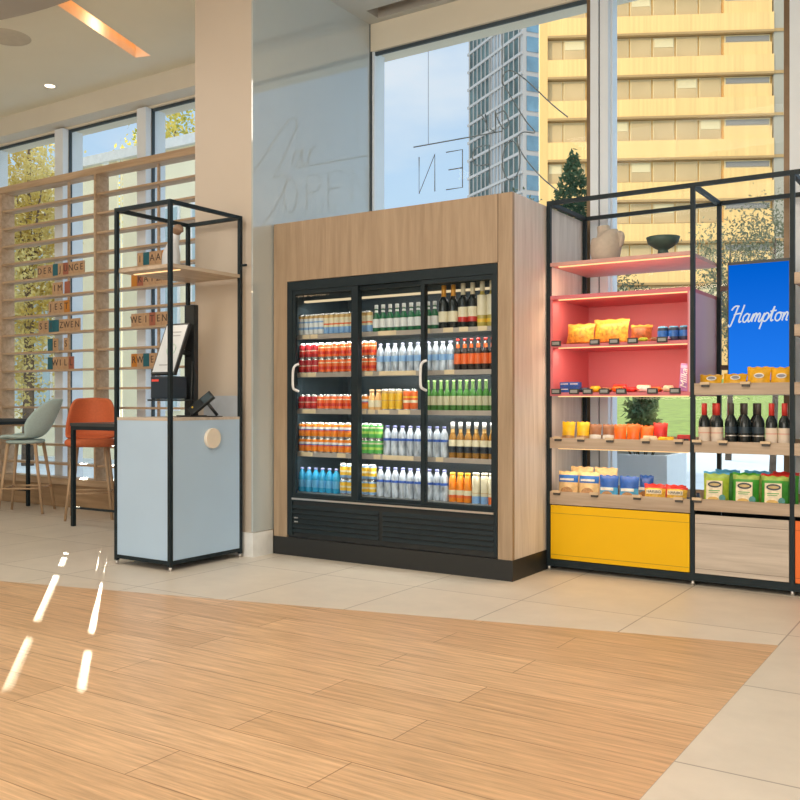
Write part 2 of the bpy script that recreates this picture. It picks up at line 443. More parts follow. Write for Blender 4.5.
# ================================================================== bar tables and stools
def bar_table(x0, x1, y0, y1, h, label, bar=True):
    t = empty('bar_table', ((x0 + x1) / 2, (y0 + y1) / 2, 0), label, 'table', 'black bar tables by the screen')
    W().box(x0, x1, y0, y1, h - .03, h).part('tabletop', mat('table_top_black', (.05, .055, .06), .35), t)
    W().box(x0 + .005, x1 - .005, y0 + .005, y0 + .03, h - .065, h - .03).box(x0 + .005, x1 - .005, y1 - .03, y1 - .005, h - .065, h - .03).box(x0 + .005, x0 + .03, y0 + .03, y1 - .03, h - .065, h - .03).box(x1 - .03, x1 - .005, y0 + .03, y1 - .03, h - .065, h - .03).part('apron', black, t)
    for xx in (x0 + .005, x1 - .04):
        for yy in (y0 + .005, y1 - .04):
            W().box(xx, xx + .035, yy, yy + .035, 0, h - .065).part('leg', black, t)
    ym = (y0 + y1) / 2
    W().box(x0 + .04, x1 - .04, y0 + .01, y0 + .03, .17, .19).part('foot_rail', black, t)
    W().box(x0 + .04, x1 - .04, y1 - .03, y1 - .01, .17, .19).part('foot_rail', black, t)
bar_table(-7.46, -6.2, 5.62, 6.5, .99, 'black bar table in front of the orange stool, beside the checkout stand')
bar_table(-11.0, -9.27, 5.86, 6.46, 1.0, 'black bar table at the left edge beside the teal stool')

def stool(name, loc, rz, m_shell, label, style):
    """Seat faces local -y.  Seat pad, curved back shell, four splayed oak legs, foot rails."""
    t = empty(name, loc, label, 'bar stool', 'upholstered bar stools', rz=rz)
    sh = .80
    m = MB(); n = 14
    if style == 'bucket':
        prof = [(-.22, .775, .20, .0), (-.20, .80, .22, .0), (-.08, .79, .235, .01), (.06, .785, .24, .02), (.15, .81, .245, .06), (.215, .87, .25, .11), (.27, .96, .245, .15), (.32, 1.07, .22, .14), (.36, 1.18, .165, .09), (.375, 1.22, .12, .05)]
    else:
        prof = [(.02, .80, .22, .06), (.10, .80, .25, .08), (.17, .84, .265, .11), (.20, .93, .265, .12), (.22, 1.05, .25, .11), (.235, 1.16, .225, .09), (.24, 1.215, .195, .07), (.242, 1.235, .15, .05)]
    for (y, z, hw, wr) in prof:
        for k in range(n + 1):
            u = -1 + 2 * k / n
            m.v.append((hw * math.sin(u * PI / 2) if False else hw * u, y - wr * abs(u) ** 2.2 * 1.6, z + (.0 if z < .82 else 0) + .02 * u * u * (z < .83)))
    for i in range(len(prof) - 1):
        for k in range(n):
            a = i * (n + 1) + k; m.face((a, a + 1, a + n + 2, a + n + 1), 0, True)
    o = m.build('seat_shell' if style == 'bucket' else 'backrest', m_shell, t)
    sd = o.modifiers.new('thick', 'SOLIDIFY'); sd.thickness = .035; sd.offset = 1
    sb = o.modifiers.new('smooth', 'SUBSURF'); sb.levels = 1; sb.render_levels = 1
    # seat pad
    m = MB(); seg = 28; hw, hd = (.215, .2) if style == 'bucket' else (.25, .23)
    zs = ((.735, .8), (.745, .95), (.775, 1.0), (.80, .985), (.812, .9), (.815, .6), (.815, .0)) if style != 'bucket' else ((.745, .8), (.755, .9), (.775, .9), (.785, .8), (.786, 0))
    for z, k in zs:
        for j in range(seg):
            a = 2 * PI * j / seg; ca, sa = math.cos(a), math.sin(a)
            e = .55
            m.v.append((hw * k * math.copysign(abs(ca) ** e, ca), -.02 + hd * k * math.copysign(abs(sa) ** e, sa), z))
    for i in range(len(zs) - 1):
        for j in range(seg):
            j2 = (j + 1) % seg; m.face((i * seg + j, i * seg + j2, (i + 1) * seg + j2, (i + 1) * seg + j), 0, True)
    m.face(list(reversed(range(seg))))
    m.build('seat', m_shell, t)
    lw = wood('stool_leg_oak', (.40, .26, .15), (.56, .39, .24), 'z')
    ends = []
    for sx in (-1, 1):
        for sy in (-1, 1):
            a = (sx * .15, sy * .14 - .02, .745); b = (sx * .225, sy * .23 - .01, 0)
            MB().tube([b, a], [.013, .02], 10).build('leg', lw, t)
            ends.append((sx, sy, Vector(b).lerp(Vector(a), .36)))
    P = {(sx, sy): p for sx, sy, p in ends}
    for q, w_ in (((-1, -1), (1, -1)), ((-1, 1), (1, 1)), ((-1, -1), (-1, 1)), ((1, -1), (1, 1))):
        MB().tube([P[q], P[w_]], .010, 8).build('foot_rail', lw, t)
    return t
teal = mat('teal_fabric', (.40, .53, .52), .8, 0, .05, 60)
orange = mat('orange_fabric', (.62, .15, .055), .75, 0, .06, 60)
stool('bar_stool', (-7.82, 6.15, 0), math.atan2(.72, .70), orange, 'orange bar stool with wide curved back beside the black table', 'wide')
stool('bar_stool', (-8.81, 6.10, 0), math.atan2(-.78, .62), teal, 'pale teal bar stool with bucket seat seen from the side at left', 'bucket')

# ================================================================== checkout stand
KX0, KX1, KY0, KY1, KT = -5.505, -4.915, 4.50, 5.235, 2.62
k = stand = empty('checkout_stand', ((KX0 + KX1) / 2, (KY0 + KY1) / 2, 0), 'black framed checkout stand with pale blue cabinet and open top beside the pillar', 'checkout stand')
t = .027
px = (KX0, KX1 - t); py = (KY0, KY1 - t)
for xx in px:
    for yy in py:
        W().box(xx, xx + t, yy, yy + t, .03, KT).part('post', black, k)
        W().tube([(xx + t / 2, yy + t / 2, 0), (xx + t / 2, yy + t / 2, .03)], .012, 10).part('foot', steel, k)
for zz, nm in ((.045, 'bottom_rail'), (KT - t, 'top_rail')):
    for yy in py: W().box(KX0 + t, KX1 - t, yy, yy + t, zz, zz + t).part(nm, black, k)
    for xx in px: W().box(xx, xx + t, KY0 + t, KY1 - t, zz, zz + t).part(nm, black, k)
pale = mat('pale_blue_laminate', (.44, .60, .78), .45, 0, .02, 3)
W().box(KX0 + t, KX1 - t, KY0 + .006, KY0 + .022, .072, 1.06).part('front_panel', pale, k)
W().box(KX1 - .022, KX1 - .006, KY0 + t, KY1 - t, .072, 1.06).part('side_panel', pale, k)
W().box(KX0 + .006, KX0 + .022, KY0 + t, KY1 - t, .072, 1.06).part('side_panel', pale, k)
W().box(KX0 + t, KX1 - t, KY1 - .022, KY1 - .006, .072, 1.06).part('back_panel', pale, k)
W().box(KX0 + .004, KX1 - .004, KY0 + .004, KY1 - .004, 1.06, 1.08).part('countertop', greywood, k)
W().box(-5.3, KX1 - t, KY1 - .03, KY1 - .012, 1.08, 1.24).part('upstand', mat('grey_blue_upstand', (.42, .47, .53), .5), k)
o = W().disc((KX1 - .006, 4.905, .925), .075, (1, 0, 0), .03, 32).part('knob', mat('beech_knob', (.80, .72, .60), .5), k, bevel=.004)
o['label'] = 'round beech wood knob'
W().box(KX0 + .01, KX1 - .002, KY0 + .02, KY1 - .005, 2.145, 2.17).part('shelf', wood('shelf_oak', (.42, .33, .24), (.58, .48, .37), 'y'), k)
W().box(KX0 + .06, KX1 - .05, KY0 + .13, KY0 + .145, 2.139, 2.145).part('light_strip', led, k)
m = W()
for i in range(38):
    z = .2 + i * .062
    m.box(KX1 - .0005, KX1 + .001, KY1 - .018, KY1 - .009, z, z + .024)
m.part('adjusting_slots', mat('slot_black', (.004, .004, .005), .8), k)
W().tube([(KX1, KY1 - .012, 2.24), (KX1 + .05, KY1 - .012, 2.24)], .01, 10).part('wall_peg', black, k)

o = empty('sculpture', (-5.29, 4.86, 2.171), 'pale grey curved ceramic figure with brown head on the checkout shelf', 'ornament')
m = MB()
pts = spline([(0, 0, 0), (-.005, 0, .06), (.0, 0, .14), (.02, 0, .22), (.045, 0, .28), (.06, 0, .31)], 5)
rad = [.055 + .014 * math.sin(PI * min(1, i / 14)) - .036 * max(0, (i - 10) / (len(pts) - 11)) for i in range(len(pts))]
m.tube(pts, rad, 16); m.clamp().build('figure_body', mat('pale_ceramic', (.66, .70, .74), .5), o)
MB().tube(spline([(.05, 0, .30), (.08, -.01, .32), (.115, -.02, .315), (.14, -.02, .295)], 5), [.03, .034, .036, .037, .037, .037, .036, .034, .032, .03, .028, .025, .02, .016, .012, .008][:16], 14).build('figure_head', mat('brown_ceramic', (.27, .17, .11), .5), o)

term = empty('self_checkout_terminal', (-5.2, 4.97, 1.0806), 'black self checkout terminal with tilted white touchscreen on the stand', 'checkout terminal')
W().box(-5.25, -5.15, 4.955, 5.0, 1.081, 1.93).part('column', dark, term)
W().box(-5.28, -5.12, 4.90, 5.06, 1.081, 1.092).part('base_plate', dark, term)
T = Matrix.Translation((-5.26, 4.74, 1.40)) @ Matrix.Rotation(-math.radians(22), 4, 'X')
def slab(x0, x1, y0, y1, z0, z1): 
    w = W(); w.box(x0, x1, y0, y1, z0, z1, 0, T); return w
scr = slab(-.125, .125, 0, .03, 0, .42).part('screen_housing', dark, term, bevel=.004)
w = slab(-.112, .112, -.002, 0, .018, .403); w.part('display', mat('touchscreen_white', (.5, .54, .56), .15, emit=(.62, .68, .72), estr=.22), scr)
w = W(); 
ring = [T @ Vector((.02 + .045 * math.cos(a), -.003, .2 + .045 * math.sin(a))) for a in [2 * PI * i / 20 for i in range(21)]]
w.tube(ring, .004, 6)
w.part('ring_icon', mat('ring_grey_green', (.4, .55, .5), .4), scr)
w = W()
for (zz, a, b) in ((.34, -.05, .07), (.31, -.03, .07), (.07, -.06, .06)): w.box(a, b, -.0035, -.002, zz, zz + .009, 0, T)
w.part('screen_text', mat('screen_text_grey', (.35, .38, .42), .5), scr)
W().tube([(-5.2, 4.96, 1.56), (-5.24, 4.86, 1.58)], .02, 10).part('screen_arm', dark, term)
b = W().box(-5.365, -5.165, 4.72, 4.90, 1.215, 1.385).part('receipt_printer', mat('printer_dark_blue', (.02, .035, .055), .4), term, bevel=.01)
W().box(-5.345, -5.275, 4.714, 4.72, 1.345, 1.362).part('status_light', glow('red_status_light', (1, .12, .08), 1.0), b)
W().box(-5.375, -5.155, 4.70, 4.96, 1.2, 1.213).part('printer_tray', dark, term)
W().tube([(-5.16, 4.93, 1.12), (-5.15, 4.94, 1.5)], .006, 8).part('cable', dark, term)
ct = empty('card_terminal', (-5.02, 4.95, 1.0806), 'small black card payment terminal on a tilted stand on the counter', 'card terminal')
W().box(-5.117, -4.945, 4.88, 5.05, 1.081, 1.088).part('base_plate', dark, ct)
u = Vector((.13, .12, .15)).normalized()
Rm = Matrix.Translation((-5.11, 4.88, 1.115)) @ Vector((0, 0, 1)).rotation_difference(u).to_matrix().to_4x4()
w = W(); w.box(-.04, .04, -.012, .016, 0, .21, 0, Rm); dv = w.part('device', dark, ct, bevel=.004)
w = W(); w.box(-.033, .033, -.014, -.012, .12, .195, 0, Rm); w.part('device_display', mat('device_display', (.07, .1, .12), .1), dv)
w = W(); w.box(-.02, -.008, -.015, -.012, .03, .042, 0, Rm); w.part('yellow_key', mat('yellow_key', (.9, .6, .05), .4), dv)
W().tube([(-5.03, 4.95, 1.21), (-4.97, 5.02, 1.092)], .012, 8).part('strut', dark, ct)
W().tube([(-5.10, 4.89, 1.088), (-5.10, 4.89, 1.13)], .014, 10).part('hinge', dark, ct)

# ================================================================== fridge surround and fridge
FX0, FX1 = -4.788, -2.707
r = empty('fridge_surround', ((FX0 + FX1) / 2, 6.0, 0), 'tall light oak cabinet built around the drinks fridge', 'cabinet')
TOPZ = 2.59
W().box(FX0, FX1, 5.5, 5.532, 2.13, TOPZ).part('fascia', oak, r)
W().box(FX0, -4.652, 5.5, 5.532, .14, 2.13).part('stile', oak, r)
W().box(-2.815, FX1, 5.5, 5.532, .14, 2.13).part('stile', oak, r)
W().box(-2.733, FX1, 5.532, 6.72, .14, TOPZ).part('side_panel', oakside, r)
W().box(FX0, FX0 + .026, 5.532, 6.72, .14, TOPZ).part('side_panel', oakside, r)
W().box(FX0 + .026, -2.733, 5.532, 6.72, TOPZ - .03, TOPZ).part('top_panel', oakside, r)
W().box(-2.817, -2.812, 5.498, 5.5, 2.13, TOPZ).part('joint', mat('joint_shadow_gap', (.16, .11, .07), .8), r)
m = W().box(FX0, FX1 + .004, 5.495, 5.53, 0, .14).box(FX1 - .03, FX1 + .004, 5.53, 6.72, 0, .14)
m.part('plinth', mat('plinth_black', (.015, .017, .018), .45), r)

fr = empty('drinks_fridge', (-3.73, 5.9, 0), 'black glass door drinks fridge full of cans and bottles in the oak surround', 'fridge')
inner = mat('fridge_liner', (.045, .07, .085), .4, 0, .08)
CX0, CX1 = -4.648, -2.819
W().box(-4.755, -2.74, 6.36, 6.40, .143, 2.125).part('back_liner', inner, fr)
W().box(-4.755, -4.70, 5.60, 6.36, .143, 2.125).box(-2.765, -2.74, 5.60, 6.36, .143, 2.125).part('side_liner', inner, fr)
W().box(-4.70, -2.765, 5.60, 6.36, 2.06, 2.125).part('top_liner', inner, fr)
W().box(-4.70, -2.765, 5.56, 6.36, .40, .475).part('bottom_liner', inner, fr)
# outer frame
m = W().box(CX0, CX0 + .05, 5.497, 5.56, .16, 2.125).box(CX1 - .025, CX1, 5.497, 5.56, .16, 2.125).box(CX0 + .05, CX1 - .025, 5.497, 5.56, 2.055, 2.125).box(CX0 + .05, CX1 - .025, 5.497, 5.56, .425, .462)
m.part('outer_frame', black, fr)
W().box(CX0 + .05, CX1 - .025, 5.49, 5.497, .437, .45).part('door_track', steel, fr)
fglass = glass('fridge_door_glass', (.93, .96, .97), 1.28)
doors = [(-4.598, -3.975, 5.502, -4.55), (-4.02, -3.40, 5.530, None), (-3.425, -2.846, 5.502, -3.392)]
for i, (x0, x1, y, hx) in enumerate(doors):
    dz0, dz1 = .463, 2.053
    sl, sr = ((.028, .06), (.045, .03), (.03, .02))[i]
    y1 = y + .026
    m = W().box(x0, x0 + sl, y, y1, dz0, dz1).box(x1 - sr, x1, y, y1, dz0, dz1).box(x0 + sl, x1 - sr, y, y1, dz1 - .03, dz1).box(x0 + sl, x1 - sr, y, y1, dz0, dz0 + .025)
    d = m.part('door', black, fr)
    W().box(x0 + sl, x1 - sr, y + .01, y + .016, dz0 + .025, dz1 - .03).part('glass', fglass, d)
    if hx is not None:
        hpts = spline([(hx + .012, y, 1.275), (hx + .006, y - .03, 1.285), (hx - .006, y - .045, 1.31), (hx - .006, y - .045, 1.43), (hx + .0, y - .03, 1.47), (hx + .012, y, 1.485)], 4)
        W().tube(hpts, .0095, 10).part('handle', mat('handle_white', (.78, .79, .80), .3), d)
# lower machine compartment with two louvred grilles
W().box(CX0, CX1, 5.512, 5.56, .143, .425).part('grille_panel', mat('grille_dark', (.012, .016, .018), .5), fr)
for gx0, gx1 in ((CX0 + .05, -3.79), (-3.755, CX1 - .03)):
    m = W()
    for i in range(6):
        z = .185 + i * .037
        m.quad([(gx0, 5.511, z + .026), (gx1, 5.511, z + .026), (gx1, 5.497, z), (gx0, 5.497, z)])
        m.quad([(gx0, 5.497, z), (gx1, 5.497, z), (gx1, 5.511, z - .004), (gx0, 5.511, z - .004)])
    m.part('louvre_grille', black, fr)
m = W()
for z in (.262, .292): m.box(-4.575, -4.54, 5.494, 5.497, z, z + .009)
m.part('grille_badge', steel, fr)
# shelves with price rails and tags
SH = [1.712, 1.415, 1.130, .795, .485]
rail = mat('price_rail', (.52, .45, .40), .35, .3)
tagm = mat('price_tag_cream', (.85, .68, .45), .5)
tags = {0: [(-4.58, .07), (-4.50, .07), (-3.86, .16), (-3.46, .05), (-3.30, .08), (-3.17, .07), (-3.02, .07)], 1: [(-4.60, .06), (-4.53, .08), (-3.98, .07), (-3.85, .32), (-3.29, .08)],
        2: [(-4.58, .06), (-4.52, .07), (-4.03, .06), (-3.95, .06), (-3.86, .1), (-3.68, .1)], 3: [(-4.6, .12), (-4.24, .08), (-3.9, .06), (-3.82, .27), (-3.36, .06)]}
for i, z in enumerate(SH):
    s = W().box(-4.70, -2.765, 5.615, 6.20, z - .012, z).part('shelf', steel, fr)
    if i < 4:
        W().box(-4.70, -2.765, 5.603, 5.615, z - .03, z + .004).part('price_rail', rail, s)
        for tx, tw in tags[i]: W().box(tx, tx + tw, 5.600, 5.603, z - .026, z + .006).part('price_tag', tagm, s)
W().box(-4.66, -2.80, 5.72, 5.75, 1.985, 2.0).box(-4.66, -2.80, 5.715, 5.755, 2.0, 2.06, 1).part('top_light', [glow('fridge_warm_light', (1, .75, .45), 1.2), inner], fr)

# ------------------------------------------------------------------ drinks
def C(name, *a, **k): return mat('drink_' + name, *a, **k)
alu = C('aluminium', (.7, .7, .7), .25, .8)
red = C('red', (.62, .035, .025), .3); dred = C('dark_red', (.42, .02, .03), .3); orr = C('orange_red', (.85, .16, .035), .3)
org = C('orange', (.9, .27, .02), .3); yel = C('yellow', (.9, .55, .04), .3); cream = C('cream', (.85, .76, .55), .4)
wht = C('white', (.82, .82, .82), .35); blu = C('blue', (.04, .12, .5), .3); lblu = C('light_blue', (.25, .45, .75), .3)
grn = C('green', (.12, .55, .12), .3); dgrn = C('bottle_green', (.02, .16, .07), .15); gold = C('gold', (.65, .42, .16), .35, .2)
watr = C('water_clear', (.50, .56, .66), .1, 0, .55, 40, spec=.8, stretch=(1, 1, .25)); cola = C('cola_brown', (.03, .02, .02), .1); amber = C('amber_glass', (.34, .16, .03), .12)
bluw = C('water_blue', (.03, .34, .62), .12, 0, .2, 60); wine = C('wine_glass_black', (.012, .018, .02), .1); foil = C('foil_orange', (.85, .38, .05), .3, .2)
pinkl = C('pinkish_label', (.75, .40, .30), .5); beerg = C('beer_green', (.06, .20, .04), .12); blk = C('black_label', (.02, .03, .045), .4); lime = C('lime', (.5, .75, .15), .35)

def can(mats, bands, rad=.031, h=.118):
    """bands: list of (z fraction, material index)."""
    m = MB(); pr = [(rad * .72, 0, 0), (rad * .8, .003, 0), (rad, .011, bands[0][1])]
    for zf, mi in bands[1:]: pr.append((rad, .011 + zf * (h - .025), mi))
    pr += [(rad, h - .013, 0), (rad * .82, h - .003, 0), (rad * .82, h, 0), (rad * .74, h - .001, 0)]
    m.lathe(pr, seg=14)
    o = m.build('drink_can', mats, loc=(0, 0, 0)); return o
def bottle(name, glassm, prof, lab, capm, cap, neck=None):
    """prof body rings; lab list of (z0,z1,r,mat); cap (z0,z1,r)."""
    o = MB().lathe([(a, b, 0) for a, b in prof], seg=14).build(name, glassm, loc=(0, 0, 0))
    for z0, z1, r_, mm in lab:
        rr = r_ if isinstance(r_, tuple) else (r_, r_)
        MB().lathe([(rr[0], z0, 0), (rr[1], z1, 0)], seg=14, close=False).build('label', mm, o)
    MB().lathe([(cap[2], cap[0], 0), (cap[2], cap[1] - .002, 0), (cap[2] * .85, cap[1], 0)], seg=12).build('cap', capm, o)
    return o
def pet(glassm, h, r, labm, lz, capm):
    return bottle('water_bottle', glassm, [(r * .85, 0), (r, .008), (r, h * .25), (r * .94, h * .3), (r, h * .35), (r, h * .66), (r * .82, h * .78), (r * .45, h * .88), (r * .4, h * .93)], [(lz[0] * h, lz[1] * h, r * 1.015, labm)], capm, (h * .93, h, r * .48))
def longneck(name, glassm, h, r, labs, capm, capz=None):
    return bottle(name, glassm, [(r * .92, 0), (r, .006), (r, h * .52), (r * .85, h * .62), (r * .46, h * .72), (r * .40, h * .93)], labs, capm, capz or (h * .93, h, r * .46))
def winebot(name, glassm, h, r, labs, capm, cz):
    return bottle(name, glassm, [(r * .93, 0), (r, .008), (r, h * .56), (r * .9, h * .64), (r * .42, h * .75), (r * .38, h * .97)], labs, capm, (h * cz, h, r * .47))
K = {}
K['white_blue_can'] = (can([alu, wht, lblu, gold], [(0, 1), (.25, 2), (.38, 1), (.62, 2), (.7, 1), (.86, 3)], .0245, .168), 'slim white and blue can', 'can')
K['cream_blue_can'] = (can([alu, lblu, cream, orr, gold], [(0, 1), (.34, 2), (.46, 3), (.54, 2), (.84, 4)], .0245, .168), 'slim cream and blue can', 'can')
K['green_bottle'] = (longneck('mineral_water_bottle', dgrn, .205, .0268, [(.035, .1, .0273, wht), (.15, .166, (.014, .013), wht)], wht, (.176, .207, .0145)), 'green bottle with white cap', 'bottle')
K['champagne'] = (winebot('sparkling_wine_bottle', wine, .315, .0375, [(.05, .125, .0381, cream)], foil, .66), 'sparkling wine bottle with orange foil neck', 'bottle')
K['rose'] = (winebot('sparkling_wine_bottle', wine, .32, .0365, [(.045, .08, .0371, red), (.08, .15, .0371, cream)], cream, .68), 'dark bottle with cream foil and red edged label', 'bottle')
K['white_wine'] = (winebot('wine_bottle', C('white_wine_glass', (.55, .42, .10), .12), .325, .0368, [(.085, .225, .0374, cream), (.035, .06, .0374, yel)], cream, .78), 'pale yellow wine bottle with tall cream label', 'bottle')
K['dark_red_can'] = (can([alu, dred, red, cream], [(0, 1), (.25, 2), (.5, 3), (.56, 1)]), 'dark red can', 'can')
K['orange_red_can'] = (can([alu, orr, red, cream], [(0, 1), (.2, 2), (.45, 1), (.72, 3), (.8, 1)]), 'bright orange red can', 'can')
K['water'] = (pet(watr, .212, .0295, lblu, (.36, .56), C('cap_lavender', (.5, .52, .72), .4)), 'clear water bottle with pale blue label', 'bottle')
K['cola'] = (longneck('cola_bottle', cola, .225, .0268, [(.045, .118, .0273, orr), (.158, .187, (.0142, .0132), orr)], red), 'dark cola bottle with orange red label', 'bottle')
K['orange_can'] = (can([alu, org, orr, wht, blu], [(0, 1), (.38, 2), (.52, 4), (.6, 3), (.78, 1)]), 'orange soda can', 'can')
K['smoothie'] = (bottle('smoothie_bottle', C('smoothie', (.85, .5, .2), .3), [(.026, 0), (.028, .006), (.028, .085), (.018, .115), (.0155, .135)], [(.025, .075, .0286, cream), ], C('cap_peach', (.9, .6, .35), .4), (.135, .155, .0175)), 'small peach coloured juice bottle', 'bottle')
K['yellow_can'] = (can([alu, yel, gold, cream], [(0, 1), (.45, 2), (.5, 1), (.86, 2)], .028, .158), 'tall yellow can', 'can')
K['red_yellow_can'] = (can([alu, orr, yel, cream], [(0, 1), (.35, 3), (.5, 1), (.62, 2), (.72, 1)], .0285, .155), 'tall red and yellow can', 'can')
K['beer_green'] = (longneck('beer_bottle', beerg, .218, .0255, [(.04, .105, .0261, C('beer_label', (.58, .54, .36), .4)), (.15, .2, (.0125, .0118), C('pale_green_neck', (.16, .28, .09), .4))], C('beer_cap_green', (.25, .4, .15), .4)), 'green beer bottle with cream label', 'bottle')
K['green_can'] = (can([alu, grn, lime, cream], [(0, 1), (.3, 2), (.5, 1), (.74, 3), (.86, 1)]), 'green soda can', 'can')
K['water_dark'] = (pet(watr, .222, .0305, blu, (.50, .58), C('cap_navy', (.22, .24, .52), .4)), 'clear water bottle with thin navy label', 'bottle')
K['amber'] = (longneck('beer_bottle', amber, .252, .029, [(.04, .085, .0296, blk), (.085, .13, .0296, cream), (.165, .21, (.0142, .0135), gold)], wht, (.208, .255, .0148)), 'amber beer bottle with cream label', 'bottle')
K['blue_bottle'] = (pet(bluw, .19, .031, C('label_sky', (.12, .42, .72), .3), (.2, .5), C('cap_purple', (.35, .36, .68), .4)), 'bright blue water bottle', 'bottle')
K['lemon_can'] = (can([alu, blu, yel, cream, lblu], [(0, 4), (.2, 2), (.45, 3), (.6, 2), (.9, 4)], .031, .118), 'yellow and blue can', 'can')
K['juice'] = (bottle('juice_bottle', org, [(.027, 0), (.0295, .008), (.0295, .12), (.024, .165), (.018, .19)], [(.03, .05, .0301, orr), (.05, .085, .0301, cream)], yel, (.19, .207, .02)), 'orange juice bottle', 'bottle')
K['carton'] = (bottle('drink_bottle', cream, [(.028, 0), (.0295, .006), (.0295, .165), (.027, .185), (.02, .195)], [(.0, .05, .0301, lblu), (.07, .074, .0301, gold)], C('cap_cream', (.75, .66, .5), .5), (.195, .213, .024)), 'cream drink bottle with blue base', 'bottle')
K['carton_orange'] = (bottle('drink_bottle', cream, [(.028, 0), (.0295, .006), (.0295, .165), (.027, .185), (.02, .195)], [(.0, .05, .0301, orr), (.07, .074, .0301, gold)], C('cap_cream', (.75, .66, .5), .5), (.195, .213, .024)), 'cream drink bottle with orange base', 'bottle')
SHN = ['top', 'second', 'third', 'fourth', 'bottom']
L, Mi, R = (-4.655, -4.128), (-4.035, -3.515), (-3.462, -2.905)
# shelf, x0, x1, kind, number, layers
LAY = [
    (0, -4.655, -4.405, 'white_blue_can', 5, 1), (0, -4.403, -4.105, 'cream_blue_can', 6, 1),
    (0, -4.045, -3.947, 'cream_blue_can', 2, 1), (0, -3.942, -3.51, 'green_bottle', 7, 1),
    (0, -3.485, -3.375, 'green_bottle', 2, 1), (0, -3.37, -3.215, 'champagne', 2, 1), (0, -3.212, -3.06, 'rose', 2, 1), (0, -3.058, -2.905, 'white_wine', 2, 1),
    (1, -4.655, -4.462, 'dark_red_can', 3, 2), (1, -4.462, -4.122, 'orange_red_can', 5, 2),
    (1, -4.045, -3.915, 'orange_red_can', 2, 2), (1, -3.91, -3.51, 'water', 6, 1), (1, -3.485, -3.243, 'water', 4, 1), (1, -3.24, -2.905, 'cola', 6, 1),
    (2, -4.66, -4.472, 'dark_red_can', 3, 1), (2, -4.472, -4.095, 'orange_red_can', 6, 1),
    (2, -4.045, -3.985, 'orange_can', 1, 1), (2, -3.98, -3.865, 'smoothie', 2, 1), (2, -3.86, -3.68, 'yellow_can', 3, 1), (2, -3.67, -3.55, 'red_yellow_can', 2, 1),
    (2, -3.48, -2.905, 'beer_green', 11, 1),
    (3, -4.66, -4.14, 'orange_can', 8, 2), (3, -4.045, -3.857, 'green_can', 3, 2), (3, -3.85, -3.51, 'water_dark', 5, 1), (3, -3.478, -3.29, 'water_dark', 3, 1), (3, -3.285, -2.905, 'amber', 6, 1),
    (4, -4.66, -4.255, 'blue_bottle', 6, 1), (4, -4.25, -4.12, 'lemon_can', 2, 2), (4, -4.045, -3.915, 'lemon_can', 2, 2), (4, -3.91, -3.51, 'water_dark', 6, 1), (4, -3.478, -3.29, 'water_dark', 3, 1),
    (4, -3.285, -3.10, 'juice', 3, 1), (4, -3.098, -2.965, 'carton', 2, 1), (4, -2.967, -2.905, 'carton_orange', 1, 1),
]
cnt = {}
tot = {}
for s, x0, x1, kd, n, ly in LAY: tot[(s, kd)] = tot.get((s, kd), 0) + n
for s, x0, x1, kd, n, ly in LAY:
    root, desc, cat_ = K[kd]
    rad = max(v.co.x for v in root.data.vertices)
    hh = max(v.co.z for v in root.data.vertices)
    for i in range(n):
        x = x0 + (x1 - x0) * (i + .5) / n
        for l in range(ly):
            key = (s, kd, l); cnt[key] = cnt.get(key, 0) + 1
            nm = ORD[cnt[key] - 1] + ' ' if tot[(s, kd)] > 1 else ''
            lv = '' if ly == 1 else (', upper layer' if l else ', lower layer')
            place = ' from left' if nm else ''
            lab = '%s%s%s%s, %s fridge shelf' % (nm, desc, place, lv, SHN[s])
            y = 5.625 + rad + random.uniform(0, .006)
            o = dup(root, (x, y, SH[s] + .0005 + l * (hh + .0003)), random.uniform(0, 6.28), lab, '%ss on the %s fridge shelf' % (cat_, SHN[s]))
            o['category'] = cat_
for root, *_ in K.values(): drop(root)

# ================================================================== open shelf unit on the right
SX = [-2.687, -1.675, -1.068, -.08]     # post centres
SY0, SY1, ST = 6.035, 6.735, 2.622
u = empty('shelf_unit', (-1.4, 6.3, 0), 'long black steel framed shelf unit with snacks in front of the window', 'shelf unit')
t = .028; h = t / 2
for x in SX:
    for y in (SY0 + h, SY1 - h):
        W().box(x - h, x + h, y - h, y + h, .03, ST).part('post', black, u)
        W().tube([(x, y, 0), (x, y, .03)], .012, 10).part('foot', steel, u)
for z, nm in ((ST - t, 'top_rail'), (.03, 'bottom_rail')):
    for i in range(3):
        for y in (SY0 + h, SY1 - h):
            W().box(SX[i] + h, SX[i + 1] - h, y - h, y + h, z, z + t + (.02 if nm == 'bottom_rail' else 0)).part(nm, black, u)
    for x in SX: W().box(x - h, x + h, SY0 + t, SY1 - t, z, z + t).part('cross_rail', black, u)
pink = mat('salmon_pink_panel', (.66, .18, .215), .5, 0, .02, 3)
pinkout = mat('pink_outer_panel', (.66, .40, .47), .45, 0, .02, 3)
a0, a1 = SX[0] + h, SX[1] - h
# bay 1
W().box(a0, a1, SY0, SY1, 2.155, 2.18).part('upper_shelf', mat('rose_shelf', (.62, .34, .30), .5), u)
W().box(a0 + .05, a1, SY0 + .03, SY0 + .045, 2.149, 2.155).part('light_strip', led, u)
W().box(a0, a1, SY0, SY1 - .02, 1.92, 1.945).part('niche_top', pink, u)
W().box(a0 + .018, a1 - .018, SY0, SY1 - .02, 1.578, 1.60).part('niche_shelf', pink, u)
W().box(a0, a1, SY0, SY1 - .02, 1.235, 1.26).part('niche_bottom', pink, u)
W().box(a0, a1, SY1 - .02, SY1, 1.235, 1.945).part('niche_back', pink, u)
W().box(a0, a0 + .018, SY0 + .002, SY1 - .02, 1.26, 1.92).part('niche_side', pink, u)
m = W().box(a1 - .018, a1 - .009, SY0 + .002, SY1 - .02, 1.26, 1.92).box(a1 - .009, a1, SY0 + .002, SY1 - .02, 1.26, 1.92, 1)
m.part('niche_side', [pink, pinkout], u)
